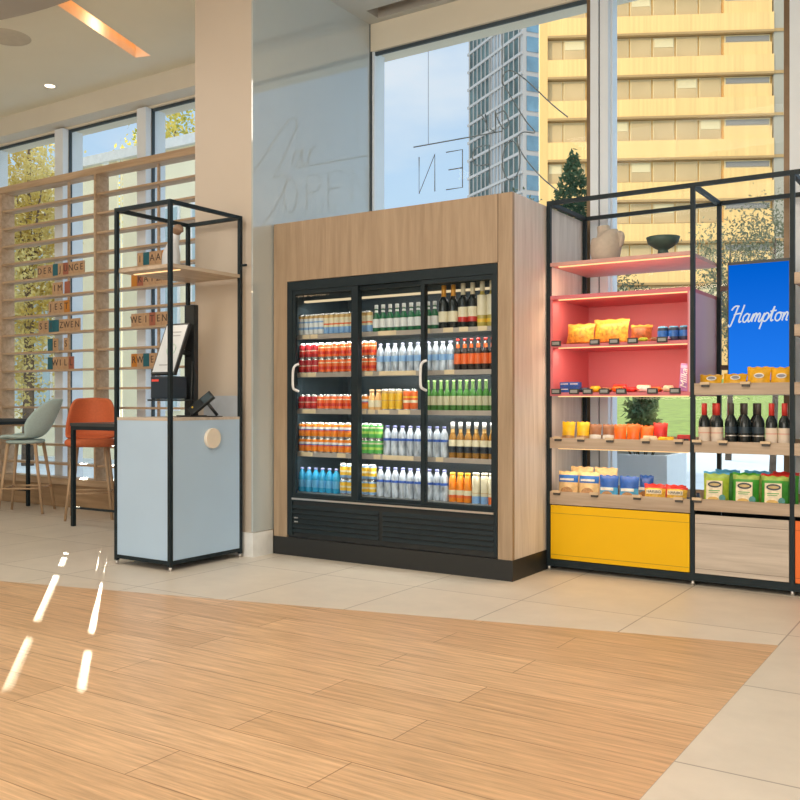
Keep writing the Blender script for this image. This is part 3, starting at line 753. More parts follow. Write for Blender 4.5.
for z in (1.914, 1.572): W().box(a0 + .05, a1 - .02, SY0 + .03, SY0 + .045, z, z + .006).part('light_strip', led, u)
def tray(i, z0, z1, m_=None):
    x0, x1 = SX[i] + h, SX[i + 1] - h
    mm = W().box(x0, x1, SY0 - .005, SY0 + .015, z0, z1).box(x0, x1, SY0 + .015, SY1, z0, z0 + .02).box(x0, x1, SY1 - .015, SY1, z0 + .02, z1)
    return mm.part('tray_shelf', m_ or trayw, u)
clipm = mat('tag_holder_wood', (.66, .50, .32), .5); clipd = mat('tag_holder_dark', (.06, .055, .05), .5)
def clips(tr, xs, z, y=SY0 - .005):
    for x in xs:
        q = W().box(x - .03, x + .03, y - .022, y, z - .012, z + .004).part('tag_holder', clipm, tr)
        W().box(x - .022, x + .026, y - .016, y, z - .028, z - .013).part('clip', clipd, q)
for z in (1.229, .859): W().box(a0 + .05, a1 - .02, SY0 + .03, SY0 + .045, z, z + .006).part('light_strip', led, u)
tA = tray(0, .865, .94); clips(tA, (-2.61, -2.44, -2.23, -1.98, -1.76), .945)
tB = tray(0, .47, .56); clips(tB, (-2.62, -2.34, -2.04, -1.76), .565)
tC = tray(1, 1.24, 1.315); clips(tC, (-1.59, -1.34), 1.318)
tD = tray(1, .865, .94); clips(tD, (-1.64, -1.48, -1.22), .945)
tE = tray(1, .49, .565); clips(tE, (-1.64,), .57)
for z0, z1 in ((.49, .565), (.865, .94), (1.24, 1.315), (1.60, 1.67), (1.92, 1.99)):
    q = tray(2, z0, z1); clips(q, (-.98,), z1 + .004)
tagk = mat('shelf_tag_grey', (.30, .31, .30), .4); tagd = mat('shelf_tag_black', (.03, .03, .03), .5)
for (zz, xs) in ((1.60, (-2.625, -2.34, -2.20, -2.07, -1.87)), (1.26, (-2.625, -2.49, -2.39, -2.27, -2.15, -1.935, -1.785))):
    for x in xs:
        q = W().box(x - .035, x + .035, SY0 - .012, SY0, zz - .012, zz + .026).part('shelf_tag', tagd, u)
        W().box(x - .027, x + .025, SY0 - .0135, SY0 - .012, zz - .003, zz + .018).part('tag_paper', tagk, q)
def drawer(i, m_, nm):
    x0, x1 = SX[i] + h + .004, SX[i + 1] - h - .004
    o = W().box(x0, x1, SY0 - .002, SY0 + .016, .082, .463).part(nm, m_, u, bevel=.002)
    gm = mat('groove_shade_' + nm, tuple(c_ * .5 for c_ in {'yellow_front': (.82, .52, .01), 'wood_front': (.5, .42, .34), 'orange_front': (.8, .16, .02)}[nm]), .6)  # groove shade painted as a darker copy of each front colour
    for gz in (.405, .112): W().box(x0, x1, SY0 - .0035, SY0 - .002, gz, gz + .003).part('painted_groove', gm, o)
    W().box(x0, x1, SY0 + .016, SY1, .082, .10).box(x0, x1, SY1 - .016, SY1, .10, .445).part('drawer_box', black, u)
drawer(0, mat('yellow_lacquer', (.84, .49, .0), .5, 0, .015, 3, spec=.3), 'yellow_front')
drawer(1, greywood, 'wood_front')
drawer(2, mat('orange_lacquer', (.8, .16, .02), .45, 0, .015, 3), 'orange_front')
# screen fixings
for z in (1.98, 1.42):
    W().box(SX[1] + h, -1.54, SY1 - .035, SY1 - .01, z, z + .035).box(-1.56, -1.53, 6.562, SY1 - .01, z + .002, z + .033).part('screen_bracket', mat('bracket_brown', (.10, .055, .04), .5), u)

# things on the shelf unit
ds = empty('display_screen', (-1.325, 6.50, 1.33), 'bright blue upright advertising screen reading Hampton behind the chip bags', 'screen')
sx0, sx1, sz0, sz1 = -1.562, -1.160, 1.33, 2.15
W().box(sx0, sx1, 6.49, 6.56, sz0, sz1).part('bezel', dark, ds)
m_, nt, out = nodes_of('blue_screen_image')
e = nt.nodes.new('ShaderNodeEmission'); tc = nt.nodes.new('ShaderNodeTexCoord'); sp = nt.nodes.new('ShaderNodeSeparateXYZ'); rp = nt.nodes.new('ShaderNodeValToRGB')
nt.links.new(tc.outputs['Generated'], sp.inputs[0]); e.inputs[1].default_value = 1.35; nt.links.new(sp.outputs['Z'], rp.inputs[0]); nt.links.new(rp.outputs[0], e.inputs[0]); nt.links.new(e.outputs[0], out.inputs[0])
rp.color_ramp.elements[0].color = (.018, .21, .90, 1); rp.color_ramp.elements[1].color = (.0, .115, .62, 1)
W().box(sx0 + .008, sx1 - .008, 6.487, 6.49, sz0 + .01, sz1 - .022).part('screen_image', m_, ds)
hs = [[(.55, 1.95), (.4, 1.2), (.22, .3), (.05, -.35), (-.15, -.45), (-.25, -.2)], [(-.2, 1.5), (.0, 1.85), (.3, 2.0), (.7, 1.95)],
      [(1.3, 2.1), (1.15, 1.2), (1.0, .3), (1.08, .02), (1.3, .15)], [(.2, .9), (.6, 1.05), (1.15, 1.1)],
      [(2.12, .85), (1.85, 1.02), (1.5, .65), (1.52, .12), (1.8, .02), (2.08, .45), (2.2, 1.0), (2.12, .4), (2.22, .02), (2.45, .2)],
      [(2.45, .2), (2.7, 1.0), (2.62, 0)], [(2.64, .35), (2.92, .98), (3.1, .85), (3.02, 0)], [(3.04, .35), (3.34, .98), (3.52, .8), (3.44, .12), (3.6, 0), (3.8, .3)],
      [(3.8, .3), (4.05, 1.0), (3.88, -.2), (3.76, -.9)], [(3.98, .6), (4.3, 1.0), (4.58, .78), (4.5, .25), (4.2, 0), (3.93, .2)],
      [(4.58, .3), (4.88, .95), (5.1, 1.75), (4.95, .7), (4.98, .05), (5.25, .15)], [(4.7, 1.15), (5.05, 1.22), (5.42, 1.25)],
      [(5.8, 1.0), (5.5, .8), (5.45, .25), (5.75, 0), (6.05, .25), (6.08, .75), (5.8, 1.0), (6.25, .9)],
      [(6.38, 1.0), (6.34, 0)], [(6.36, .4), (6.66, .98), (6.86, .82), (6.8, .12), (7.0, .05)]]
w = W()
for st in hs:
    pts = [(-1.548 +   .052 * (q.x + .22 * q.y + .15), 6.486, 1.735 + .056 * q.y) for q in spline([(a, b) for a, b in st], 5)]
    w.tube(pts, .0048, 8, flat=1)
w.v = [(a, 6.4862 + (b - 6.486) * .15, c_) for a, b, c_ in w.v]
q = w.part('lettering', glow('white_lettering', (.9, .95, 1), 1.0), ds); q['label'] = 'white script word Hampton'

# vase and bowl
pts = [(.0, .0, .0), (0, 0, .01), (-.004, 0, .06), (.0, 0, .12), (.006, 0, .16), (-.012, 0, .19), (-.018, 0, .22), (-.02, 0, .245)]
m = MB(); m.tube(spline(pts, 3), [.06] + [.07, .078, .083, .092, .098, .102, .106, .108, .107, .104, .098, .09, .08, .068, .056, .046, .042, .04, .041, .044, .048][:21] if False else [.072 + .036 * math.sin(PI * min(1, i / 16.)) if i <= 13 else max(.044, .084 - .012 * (i - 13)) for i in range(22)], 20)
ov = m.clamp().build('vase', mat('sand_ceramic', (.50, .43, .36), .7, 0, .06, 40), loc=(-2.31, 6.17, 2.181)); tag(ov, 'sand coloured bulbous vase on the rose top shelf', 'vase')
MB().tube(spline([(.07, 0, .17), (.105, -.01, .18), (.115, -.01, .15), (.1, 0, .11), (.07, 0, .08)], 4), .022, 10).build('handle', MATS['sand_ceramic'], ov)
m = MB(); m.lathe([(.042, 0), (.045, .006), (.036, .02), (.033, .04), (.06, .056), (.1, .085), (.112, .125), (.107, .127), (.092, .095), (.05, .068), (.0, .062)], seg=28, close=False)
o = m.build('bowl', mat('dark_green_ceramic', (.045, .085, .075), .5, 0, .08, 30), loc=(-1.905, 6.16, 2.181)); tag(o, 'dark green footed bowl on the rose top shelf', 'bowl')

# ------------------------------------------------------------------ bags and packs
def bag_mb(w_, h_, d_, bands, nu=10, nv=12, crimp=.02):
    """Pillow bag standing on z=0, front at -y.  bands: list of (upper v, material index)."""
    m = MB()
    for side in (-1, 1):
        b = len(m.v)
        for j in range(nv + 1):
            v = j / nv
            for i in range(nu + 1):
                x = -1 + 2 * i / nu
                bul = (1 - abs(x) ** 2.6) * max(0, math.sin(PI * min(1, max(0, (v + .10) / 1.10)))) ** .55 if v < .995 else 0
                if v < .01: bul = (1 - abs(x) ** 2.6) * .62
                ww = w_ / 2 * (1 - .07 * math.sin(PI * v))
                m.v.append((x * ww, side * d_ / 2 * bul, v * h_ + .004 * math.sin(9 * x + 3 * v) * (v > .9)))
        for j in range(nv):
            mi = next((q for vv, q in bands if (j + .5) / nv <= vv), bands[-1][1])
            for i in range(nu):
                a = b + j * (nu + 1) + i
                fc = (a, a + 1, a + nu + 2, a + nu + 1)
                m.face(fc if side < 0 else tuple(reversed(fc)), mi, True)
    o = len(m.v) // 2
    m.face([i for i in range(nu, -1, -1)] + [o + i for i in range(nu + 1)], bands[0][1])
    return m
def emblem(parent, x, z, y, w_, h_, m_, nm='emblem'):
    mm = MB(); mm.tube([(x, y, z), (x, y - .002, z)], 1, 20)
    mm.v = [(x + (a - x) * w_, b, z + (c_ - z) * h_) for a, b, c_ in mm.v]
    return mm.build(nm, m_, parent)
def bar(parent, x0, x1, z0, z1, y, m_, nm): return MB().box(x0, x1, y - .0025, y, z0, z1).build(nm, m_, parent)
P = lambda n, c_, r_=.35, var=.2, scale=32, **k_: mat('pack_' + n, c_, r_, 0, var, scale, **k_)
p_yel = P('yellow', (.88, .50, .01)); p_gold = P('gold_chips', (.86, .44, .015)); p_red = P('red', (.62, .025, .02)); p_blue = P('blue', (.02, .10, .42)); p_sky = P('sky', (.10, .42, .72))
p_tan = P('tan', (.80, .56, .27)); p_brown = P('brown', (.30, .13, .06)); p_orange = P('orange', (.86, .15, .01)); p_cream = P('cream', (.82, .70, .48)); p_green = P('green', (.06, .36, .04)); p_lime = P('lime', (.40, .55, .05))
p_purple = P('purple', (.38, .20, .46)); p_white = P('white', (.80, .78, .72)); p_black = P('black', (.03, .03, .03)); p_lila = P('pale_lilac', (.62, .45, .66)); p_teal = P('teal', (.03, .22, .20))
p_cookie = P('biscuit_brown', (.50, .26, .10), var=.3, scale=60); p_pastry = P('pastry_orange', (.85, .40, .05), var=.45, scale=45); p_blueb = P('mid_blue', (.03, .16, .55)); p_navy = P('navy', (.03, .05, .1))

def place_bag(name, mb, mats_, loc, rz, tilt, label, cat_, group):
    dd = max(p[1] for p in mb.v) * .64
    o = mb.build(name, mats_, loc=(loc[0], loc[1], loc[2] + dd * math.sin(abs(tilt)) + .0005)); o.rotation_euler = (tilt, 0, rz); return tag(o, label, cat_, group)

# pink niche, upper: packets of pastry
g = 'pastry packets in the pink niche'
for i, (x, w_, h_, y, lab) in enumerate(((-2.505, .22, .145, 6.17, 'left orange bag of pastries in the upper pink niche'), (-2.285, .26, .17, 6.19, 'largest orange bag of pastries in the upper pink niche'), (-2.07, .15, .12, 6.2, 'small reddish bag of pastries right of the large ones'))):
    o = place_bag('pastry_bag', bag_mb(w_, h_, .13, [(.85, 0), (1, 1)]), [p_pastry if i < 2 else P('pastry_red', (.45, .14, .05), var=.4, scale=45), P('pastry_gold', (.75, .42, .08), var=.2)], (x, y, 1.60), .1 * (i - 1), -.18, lab, 'snack bag', g)
bars_u = [(-2.02, p_lime, 'green and yellow snack bar lying in upper pink niche'), (-1.94, p_brown, 'brown snack bar lying in the upper pink niche'), (-1.87, p_lila, 'lilac snack bar lying in the upper pink niche')]
def snackbar(x, y, z, m_, lab, ln=.12, wd=.035, th=.02, rz=0., group='snack bars in the pink niche'):
    mm = MB(); mm.tube([(-ln / 2, 0, th / 2), (-ln / 2 + .012, 0, th / 2), (-ln / 2 + .016, 0, th / 2), (ln / 2 - .016, 0, th / 2), (ln / 2 - .012, 0, th / 2), (ln / 2, 0, th / 2)], 1, 10)
    rr = [.1, .3, 1, 1, .3, .1]
    nv = []
    for i, (a, b, c_) in enumerate(mm.v):
        kk = rr[i // 10]; nv.append((a, b * wd / 2 * (1 if i // 10 in (2, 3) else .88), th / 2 + (c_ - th / 2) * th / 2 * kk))
    mm.v = nv
    o = mm.build('snack_bar', m_, loc=(x, y, z + .0006)); o.rotation_euler = (0, 0, rz)
    return tag(o, lab, 'snack bar', group)
for x, m_, lab in bars_u: snackbar(x, 6.10, 1.60, m_, lab, .075, .06, .03)
def carton_pack(x, y, z, w_, d_, h_, m_, band, lab, cat_, group, name='carton'):
    o = MB().box(-w_ / 2, w_ / 2, -d_ / 2, d_ / 2, 0, h_).build(name, m_, loc=(x, y, z), bevel=.003); tag(o, lab, cat_, group)
    bar(o, -w_ * .4, w_ * .4, h_ * .55, h_ * .72, -d_ / 2, band, 'printed_band'); return o
for i in range(3):
    m = MB(); m.lathe([(.03, 0, 0), (.035, .01, 0), (.036, .03, 1), (.036, .07, 0), (.035, .09, 2), (.028, .1, 2)], seg=16)
    o = m.build('snack_tub', [p_navy, p_blueb, p_sky], loc=(-1.897 + i * .073, 6.13, 1.6006)); tag(o, '%s blue snack tub at the right end of the upper pink niche' % ('left', 'middle', 'right')[i], 'snack tub', 'blue snack tubs in the pink niche')
# pink niche, lower
g = 'blue biscuit packs in the pink niche'
for i in range(2):
    for l in range(2):
        carton_pack(-2.585 + i * .072, 6.11, 1.2606 + l * .037, .07, .06, .036, p_blue, p_white, '%s blue biscuit pack, %s layer, lower pink niche' % (('left', 'right')[i], ('lower', 'upper')[l]), 'biscuit pack', g, 'biscuit_pack')
lows = [(-2.44, p_navy, 'dark blue'), (-2.36, p_yel, 'yellow'), (-2.28, p_brown, 'brown'), (-2.20, p_orange, 'orange'), (-2.10, p_red, 'red'), (-2.01, p_white, 'white'), (-1.93, p_orange, 'second orange'), (-1.85, p_cream, 'cream')]
for i, (x, m_, cn) in enumerate(lows):
    snackbar(x, 6.10, 1.26, m_, '%s snack bar lying in the lower pink niche' % cn, .085, .07, .034 + .01 * (i % 2))
snackbar(-2.22, 6.20, 1.26, p_red, 'large red snack bar behind the others in the lower pink niche', .12, .05, .055)
snackbar(-2.05, 6.20, 1.26, p_cream, 'large cream snack bar behind the others in the lower pink niche', .12, .05, .05)
o = MB().box(-.032, .032, -.012, .012, 0, .185).build('chocolate_bar', p_purple, loc=(-1.765, 6.16, 1.265), bevel=.002); o.rotation_euler = (-.06, .06, -.15)
tag(o, 'purple chocolate bar standing upright at the right of the pink niche', 'chocolate bar')
q = stand_text(text_mb('Milka', .062, .002, .3), (0, -.0135, .085), Matrix.Rotation(-PI / 2, 4, 'Y')); q.build('lettering', p_white, o)
bar(o, -.03, .03, .155, .172, -.012, p_lila, 'wrapper_edge')

# tray shelf A
g = 'snack packs on the upper wooden tray'
def packs(lst, z, grp, name):
    for (x, y, w_, h_, d_, bands, mats_, tilt, lab, cat_) in lst:
        place_bag(name, bag_mb(w_, h_, d_, bands, 8, 10), mats_, (x, y, z), random.uniform(-.06, .06), tilt, lab, cat_, grp)
zA = .886
packs([(-2.575, 6.12, .10, .165, .05, [(.35, 1), (1, 0)], [p_yel, p_cookie], -.12, 'left yellow snack pack on the upper wooden tray', 'snack pack'),
       (-2.47, 6.13, .10, .165, .05, [(.35, 1), (1, 0)], [p_yel, p_cookie], -.12, 'right yellow snack pack on the upper wooden tray', 'snack pack'),
       (-2.37, 6.11, .09, .15, .05, [(.3, 1), (.5, 2), (1, 0)], [p_brown, p_tan, p_white], -.15, 'first brown snack pack right of the yellow ones', 'snack pack'),
       (-2.275, 6.11, .09, .15, .05, [(.3, 1), (.5, 2), (1, 0)], [p_brown, p_yel, p_white], -.15, 'second brown snack pack right of the yellow ones', 'snack pack'),
       (-2.19, 6.11, .09, .15, .05, [(.25, 1), (1, 0)], [p_orange, p_white], -.15, 'first orange red snack pack on the upper wooden tray', 'snack pack'),
       (-2.10, 6.11, .095, .155, .05, [(.25, 1), (1, 0)], [p_orange, p_cream], -.15, 'second orange red snack pack on the upper wooden tray', 'snack pack'),
       (-2.01, 6.12, .095, .145, .05, [(.25, 1), (1, 0)], [p_orange, p_white], -.2, 'third orange red snack pack on the upper wooden tray', 'snack pack'),
       (-1.92, 6.14, .10, .165, .05, [(.3, 1), (1, 0)], [p_red, p_brown], -.1, 'tallest dark red snack pack on the upper wooden tray', 'snack pack')], zA, g, 'snack_pack')
snackbar(-1.97, 6.085, zA + .03, p_cream, 'cream snack bar lying at the front of the upper wooden tray', .12, .03, .05, 0, g)
snackbar(-1.86, 6.085, zA + .03, p_yel, 'yellow snack bar lying at the front of the upper wooden tray', .13, .03, .045, 0, g)
carton_pack(-1.75, 6.13, zA, .085, .06, .09, p_red, p_black, 'small dark red box at right end of the upper wooden tray', 'box', g, 'small_box')
# tray shelf B
zB = .491
g = 'bags on the lower wooden tray'
for i, x in enumerate((-2.575, -2.42)):
    o = place_bag('biscuit_bag', bag_mb(.15, .205, .07, [(.62, 1), (.88, 0), (1, 1)], 10, 16), [p_blueb, p_tan], (x, 6.12, zB), .05, -.1, '%s tan biscuit bag with blue band at the left of lower wooden tray' % ('first', 'second')[i], 'snack bag', g)
    bar(o, -.05, .05, .14, .155, -.034, p_white, 'printed_band'); emblem(o, 0, .06, -.034, .045, .035, p_cookie, 'biscuit_picture')
for i, x in enumerate((-2.52, -2.34)):
    place_bag('biscuit_bag', bag_mb(.172, .235, .06, [(1, 0)], 10, 12), [p_tan], (x, 6.24, zB), 0, -.05, '%s tall tan bag standing behind the blue banded biscuit bags' % ('left', 'right')[i], 'snack bag', g)
for i, x in enumerate((-2.275, -2.13, -2.055)):
    o = place_bag('snack_pouch', bag_mb(.14 if i < 2 else .1, .19, .07, [(.55, 1), (1, 0)], 10, 16), [p_blue, p_sky], (x, 6.12 if i < 2 else 6.26, zB), 0, -.1, '%s blue pouch of nuts from the left on the lower wooden tray' % ORD[i], 'snack bag', g)
    emblem(o, 0, .05, -.034, .04, .03, p_cookie, 'nut_picture'); bar(o, -.045, .045, .085, .105, -.036, p_white, 'printed_name')
for i, x in enumerate((-1.945, -1.80)):
    o = place_bag('sweets_bag', bag_mb(.145, .135, .07, [(.86, 0), (1, 1)], 10, 14), [p_yel if False else P('haribo_gold', (.84, .48, .06), var=.35, scale=50), p_red], (x, 6.10, zB), .05 - .1 * i, -.2, '%s golden gummy sweets bag with red top on the lower wooden tray' % ('left', 'right')[i], 'sweets bag', g)
    bar(o, -.052, .052, .075, .105, -.034, p_cream, 'name_panel'); stand_text(text_mb('HARIBO', .027, .002), (0, -.038, .09)).build('lettering', p_navy, o)
    o = place_bag('sweets_bag', bag_mb(.14, .14, .06, [(1, 0)], 10, 10), [p_red], (x - .03, 6.19, zB), .1, -.1, 'red sweets bag behind the %s golden gummy bag' % ('left', 'right')[i], 'sweets bag', g)
carton_pack(-1.706, 6.11, zB, .035, .07, .075, p_navy, p_red, 'small navy pack beside the post on the lower wooden tray', 'snack pack', g, 'small_box')
# bay 2: chip bags below the screen
zC = 1.261
g = 'yellow chip bags below the screen'
for i, (x, w_, h_, tl) in enumerate(((-1.585, .145, .115, -.5), (-1.435, .15, .12, -.5), (-1.285, .15, .155, -.2), (-1.15, .14, .15, -.2))):
    o = place_bag('chip_bag', bag_mb(w_, h_, .07, [(1, 0)], 10, 12), [p_gold], (x, 6.12, zC), .06 * (1 - i), tl, '%s yellow chip bag from the left below the blue screen' % ORD[i], 'chip bag', g)
    q = emblem(o, .01, h_ * .58, -.036, .032, .017, p_white); emblem(o, .01, h_ * .58, -.038, .024, .010, P('emblem_grey', (.25, .25, .3)), 'emblem_centre')
# wine bottles
zD = .886
def red_wine(x, y, lab, kind):
    if kind == 'red': o = winebot('wine_bottle', wine, .30, .037, [(.03, .145, .0376, C('wine_label_cream', (.78, .66, .55), .5)), (.105, .112, .0378, pinkl)], C('capsule_red', (.62, .04, .03), .35), .74)
    else: o = winebot('wine_bottle', wine, .30, .038, [(.045, .05, .0386, gold), (.09, .096, .0386, steel), (.11, .15, .0386, C('navy_label', (.02, .04, .06), .4))], C('capsule_dark', (.06, .05, .045), .4), .76)
    o.location = (x, y, zD); tag(o, lab, 'wine bottle', 'wine bottles below the screen'); o.rotation_euler = (0, 0, random.uniform(0, 6)); return o
for i, (x, y) in enumerate(((-1.615, 6.10), (-1.532, 6.10))): red_wine(x, y, '%s red capped wine bottle at the left of the wine shelf' % ('first', 'second')[i], 'red')
for i, x in enumerate((-1.59, -1.49)): red_wine(x + .02, 6.19, '%s red capped wine bottle in the row behind at left' % ('first', 'second')[i], 'red')
for i, x in enumerate((-1.445, -1.362, -1.279)): red_wine(x, 6.10, '%s dark capped wine bottle from the left' % ('first', 'second', 'third')[i], 'dark')
for i, x in enumerate((-1.194, -1.117)): red_wine(x - .006, 6.10, '%s red capped wine bottle at the right of the wine shelf' % ('first', 'second')[i], 'red')
for i, x in enumerate((-1.40, -1.32)): red_wine(x, 6.22, '%s dark capped wine bottle in the row behind' % ('first', 'second')[i], 'dark')
# green crisp bags
zE = .511
g = 'green crisp bags on the lowest tray'
for i, x in enumerate((-1.545, -1.36, -1.185)):
    o = place_bag('crisp_bag', bag_mb(.165, .225, .085, [(.84, 0), (.93, 1), (1, 2)], 12, 16), [p_green if i else p_lime, P('crisp_top', (.35, .5, .1), var=.4, scale=30), (p_sky, p_green, p_red)[i]], (x, 6.115, zE), .08, -.12, '%s green crisp bag with black oval logo from the left' % ORD[i], 'crisp bag', g)
    bar(o, -.055, .045, .03, .165, -.0425, p_cream, 'front_panel'); emblem(o, -.003, .14, -.0455, .043, .02, p_black, 'logo')
    emblem(o, -.003, .14, -.048, .032, .009, P('logo_gold', (.5, .36, .12)), 'logo_centre')
    emblem(o, .045, .055, -.0445, .02, .022, p_teal, 'round_seal'); emblem(o, -.01, .045, -.0455, .035, .016, P('chips_picture', (.7, .42, .08)), 'crisps_picture')
    bar(o, -.04, .03, .098, .103, -.045, p_green, 'printed_line'); bar(o, -.04, .02, .087, .091, -.045, p_green, 'printed_line')
    place_bag('crisp_bag', bag_mb(.16, .235, .07, [(.9, 0), (1, 1)], 10, 12), [p_lime if i % 2 else p_green, p_sky if i != 2 else p_red], (x + .045, 6.22, zE), 0, -.08, 'crisp bag standing behind the %s green bag with oval logo' % ORD[i], 'crisp bag', g)
# navy pack at the left of the crisps
snackbar(-1.66, 6.11, zE, p_navy, 'navy packet lying left of the green crisp bags', .05, .06, .085, 0, g)
# bay 3, only its left edge is in view
def bag3(x, z, m_, lab, hh=.16): place_bag('snack_bag', bag_mb(.15, hh, .07, [(.8, 0), (1, 1)], 8, 10), [m_, p_white], (x, 6.12, z), 0, -.12, lab, 'snack bag', 'bags beyond the right post')
bag3(-.95, 1.261, p_yel, 'yellow snack bag beyond the right post'); bag3(-.95, .511, p_green, 'green snack bag beyond the right post', .21); bag3(-.95, 1.621, p_red, 'red snack bag beyond the right post', .13); bag3(-.95, 1.941, P('dark_teal', (.03, .1, .13)), 'dark teal bag beyond the right post', .12)
red_wine(-.985, 6.10, 'red capped wine bottle beyond the right post', 'red')

# ================================================================== hanging sign outside the glass: Bar OPEN
ns = empty('hanging_sign', (-3.9, 7.2, 3.1), 'unlit thin tube sign reading Bar OPEN hanging on wires outside the window', 'sign')
tube_m = mat('sign_tube', (.20, .21, .21), .4)
SXN = -4.50                      # reading end (letter N) lies to -x; readers stand outside
def L2(u_, v_): return (SXN + u_, 7.2, v_)   # u grows towards the first letter
zb, zt = 3.12, 3.46
lw_ = .17
def sign_letter(u0, strokes, nm):
    w = W()
    for st in strokes: w.tube([L2(u0 + lw_ * (1 - a), zb + (zt - zb) * b) for a, b in st], .0055, 6)
    w.part(nm, tube_m, ns)
ell = [(.5 + .5 * math.cos(a), .5 + .5 * math.sin(a)) for a in [2 * PI * i / 24 for i in range(25)]]
sign_letter(0.0, [[(0, 0), (0, 1), (1, 0), (1, 1)]], 'letter_n')
sign_letter(.29, [[(1, 1), (0, 1), (0, 0), (1, 0)], [(0, .52), (.85, .52)]], 'letter_e')
sign_letter(.56, [[(0, 0), (0, 1), (.6, 1), (.9, .95), (1, .76), (.9, .57), (.6, .5), (0, .5)]], 'letter_p')
sign_letter(.86, [ell], 'letter_o')
w = W(); w.tube([L2(-.06, 3.56), L2(.86, 3.56)], .006, 6); w.part('underline', tube_m, ns)
def script(pts, nm):
    w = W(); w.tube([L2(1.42 - a, 3.0 + b) for a, b in [(q.x, q.y) for q in spline(pts, 6)]], .0055, 6); w.part(nm, tube_m, ns)
script([(-.05, .58), (.1, .72), (.35, .98), (.5, 1.08), (.56, 1.0), (.48, .85), (.34, .62), (.25, .5), (.36, .52), (.42, .47), (.36, .32), (.2, .12), (.05, -.02)], 'letter_b')
script([(.62, .72), (.54, .73), (.5, .62), (.55, .58), (.61, .68), (.63, .74), (.63, .58), (.68, .6)], 'letter_a')
script([(.70, .58), (.73, .74), (.72, .66), (.77, .74), (.81, .72)], 'letter_r')
for uu in (.10, .86):
    w = W(); w.tube([L2(uu, 3.56), L2(uu, 5.0)], .0025, 6); w.part('hanging_wire', tube_m, ns)
struct('trim_4', MB().box(XL, XR, 7.12, 7.6, 5.0, 5.2), white_paint, 'outside soffit')

# ================================================================== outside
pave = mat('outdoor_paving', (.46, .52, .56), .8, 0, .06, 2)
lawnm = mat('lawn_green', (.17, .24, .03), .9, 0, .3, 3)
struct('trim_5', MB().box(-160, 120, 7.14, 240, -.3, -.05), pave, 'outdoor ground')
m = MB(); m.quad([(-14, 26, -.04), (30, 26, -.04), (40, 60, 2.6), (-22, 60, 2.6)])
tag(m.build('lawn', lawnm, loc=(0, 0, 0)), 'sunlit green lawn rising behind the planter', 'lawn', kind='stuff')
o = empty('planter', (-3.5, 8.3, -.05), 'long pale blue white planter box outside behind the lower shelves', 'planter')
m = W().box(-5.2, -2.44, 8.0, 8.04, -.05, .72).box(-5.2, -2.44, 8.56, 8.6, -.05, .72).box(-5.2, -5.16, 8.04, 8.56, -.05, .72).box(-2.48, -2.44, 8.04, 8.56, -.05, .72)
m.part('box', mat('planter_pale', (.84, .88, .90), .5, 0, .02), o)
W().box(-5.16, -2.48, 8.04, 8.56, -.05, .66).part('soil', mat('soil', (.08, .06, .045), .9, 0, .3), o)
def leaves(n, cx, cy, cz, rx, ry, rz, sz, seed, shape=None):
    rnd = random.Random(seed); m = MB()
    # clumps give the crown gaps and masses
    cl = []
    for i in range(max(6, n // 90)):
        while True:
            p = Vector((rnd.uniform(-1, 1), rnd.uniform(-1, 1), rnd.uniform(-1, 1)))
            if p.length < 1: break
        cl.append(p)
    for i in range(n):
        c_ = rnd.choice(cl); p = c_ * .85 + Vector((rnd.gauss(0, .17), rnd.gauss(0, .17), rnd.gauss(0, .17)))
        if shape == 'cone':
            a_ = rnd.uniform(0, 2 * PI); p = Vector((math.cos(a_), math.sin(a_), 0)) * rnd.random() ** .4; p.z = 1 - 2 * rnd.random() ** .6
            p = Vector((p.x * min(.42, max(.03, (1 - p.z) / 2) ** .8), p.y * min(.42, max(.03, (1 - p.z) / 2) ** .8), p.z))
        q = Vector((cx + p.x * rx, cy + p.y * ry, cz + p.z * rz))
        d = Vector((rnd.gauss(0, 1), rnd.gauss(0, 1), rnd.gauss(0, 1))).normalized(); e_ = d.orthogonal().normalized(); s_ = sz * rnd.uniform(.6, 1.3)
        m.quad([q - d * s_, q + e_ * s_ * .45, q + d * s_, q - e_ * s_ * .45])
    return m
def tree(name, x, y, h_, rx, rz_, n, sz, m_, seed, label, trunk=.12, shape=None, bole=None, group='trees outside the windows'):
    o = empty(name, (x, y, -.05), label, 'tree', group)
    leaves(n, 0, 0, h_ - rz_ + .05, rx, rx, rz_, sz, seed, shape).build('crown', m_, o)
    b = h_ - rz_ * 1.1
    m = MB(); m.tube([(0, 0, 0), (.05, 0, b * .5), (0, .03, b), (.05, 0, b + rz_ * .7)], [trunk, trunk * .8, trunk * .6, trunk * .2], 8)
    for k in range(5):
        a = k * 1.3; m.tube([(0, 0, b * .85), (rx * .5 * math.cos(a), rx * .5 * math.sin(a), b + rz_ * .4)], [trunk * .4, trunk * .12], 6)
    m.build('trunk', mat('bark', (.16, .11, .075), .9, 0, .3), o)
    return o
autumn = leafmat('autumn_leaves', (.58, .42, .10), (.82, .72, .34)); autumn2 = leafmat('autumn_green_leaves', (.30, .32, .05), (.75, .60, .16))
olive = leafmat('olive_leaves', (.11, .125, .08), (.27, .26, .16)); cyp = leafmat('cypress_leaves', (.04, .08, .05), (.10, .15, .08)); shr = leafmat('shrub_leaves', (.14, .32, .22), (.58, .54, .20))
tree('autumn_tree', -15.75, 10.9, 7.6, .85, 3.3, 11000, .05, autumn, 1, 'yellow autumn tree seen through the leftmost window')
tree('autumn_tree', -17.2, 16.0, 9.4, 1.5, 3.2, 7000, .065, autumn2, 2, 'tall autumn tree rising over the cream building, third window')
tree('autumn_tree', -18.6, 11.2, 7.2, 1.2, 3.0, 2600, .11, autumn2, 3, 'autumn tree at the far left edge behind the screen')
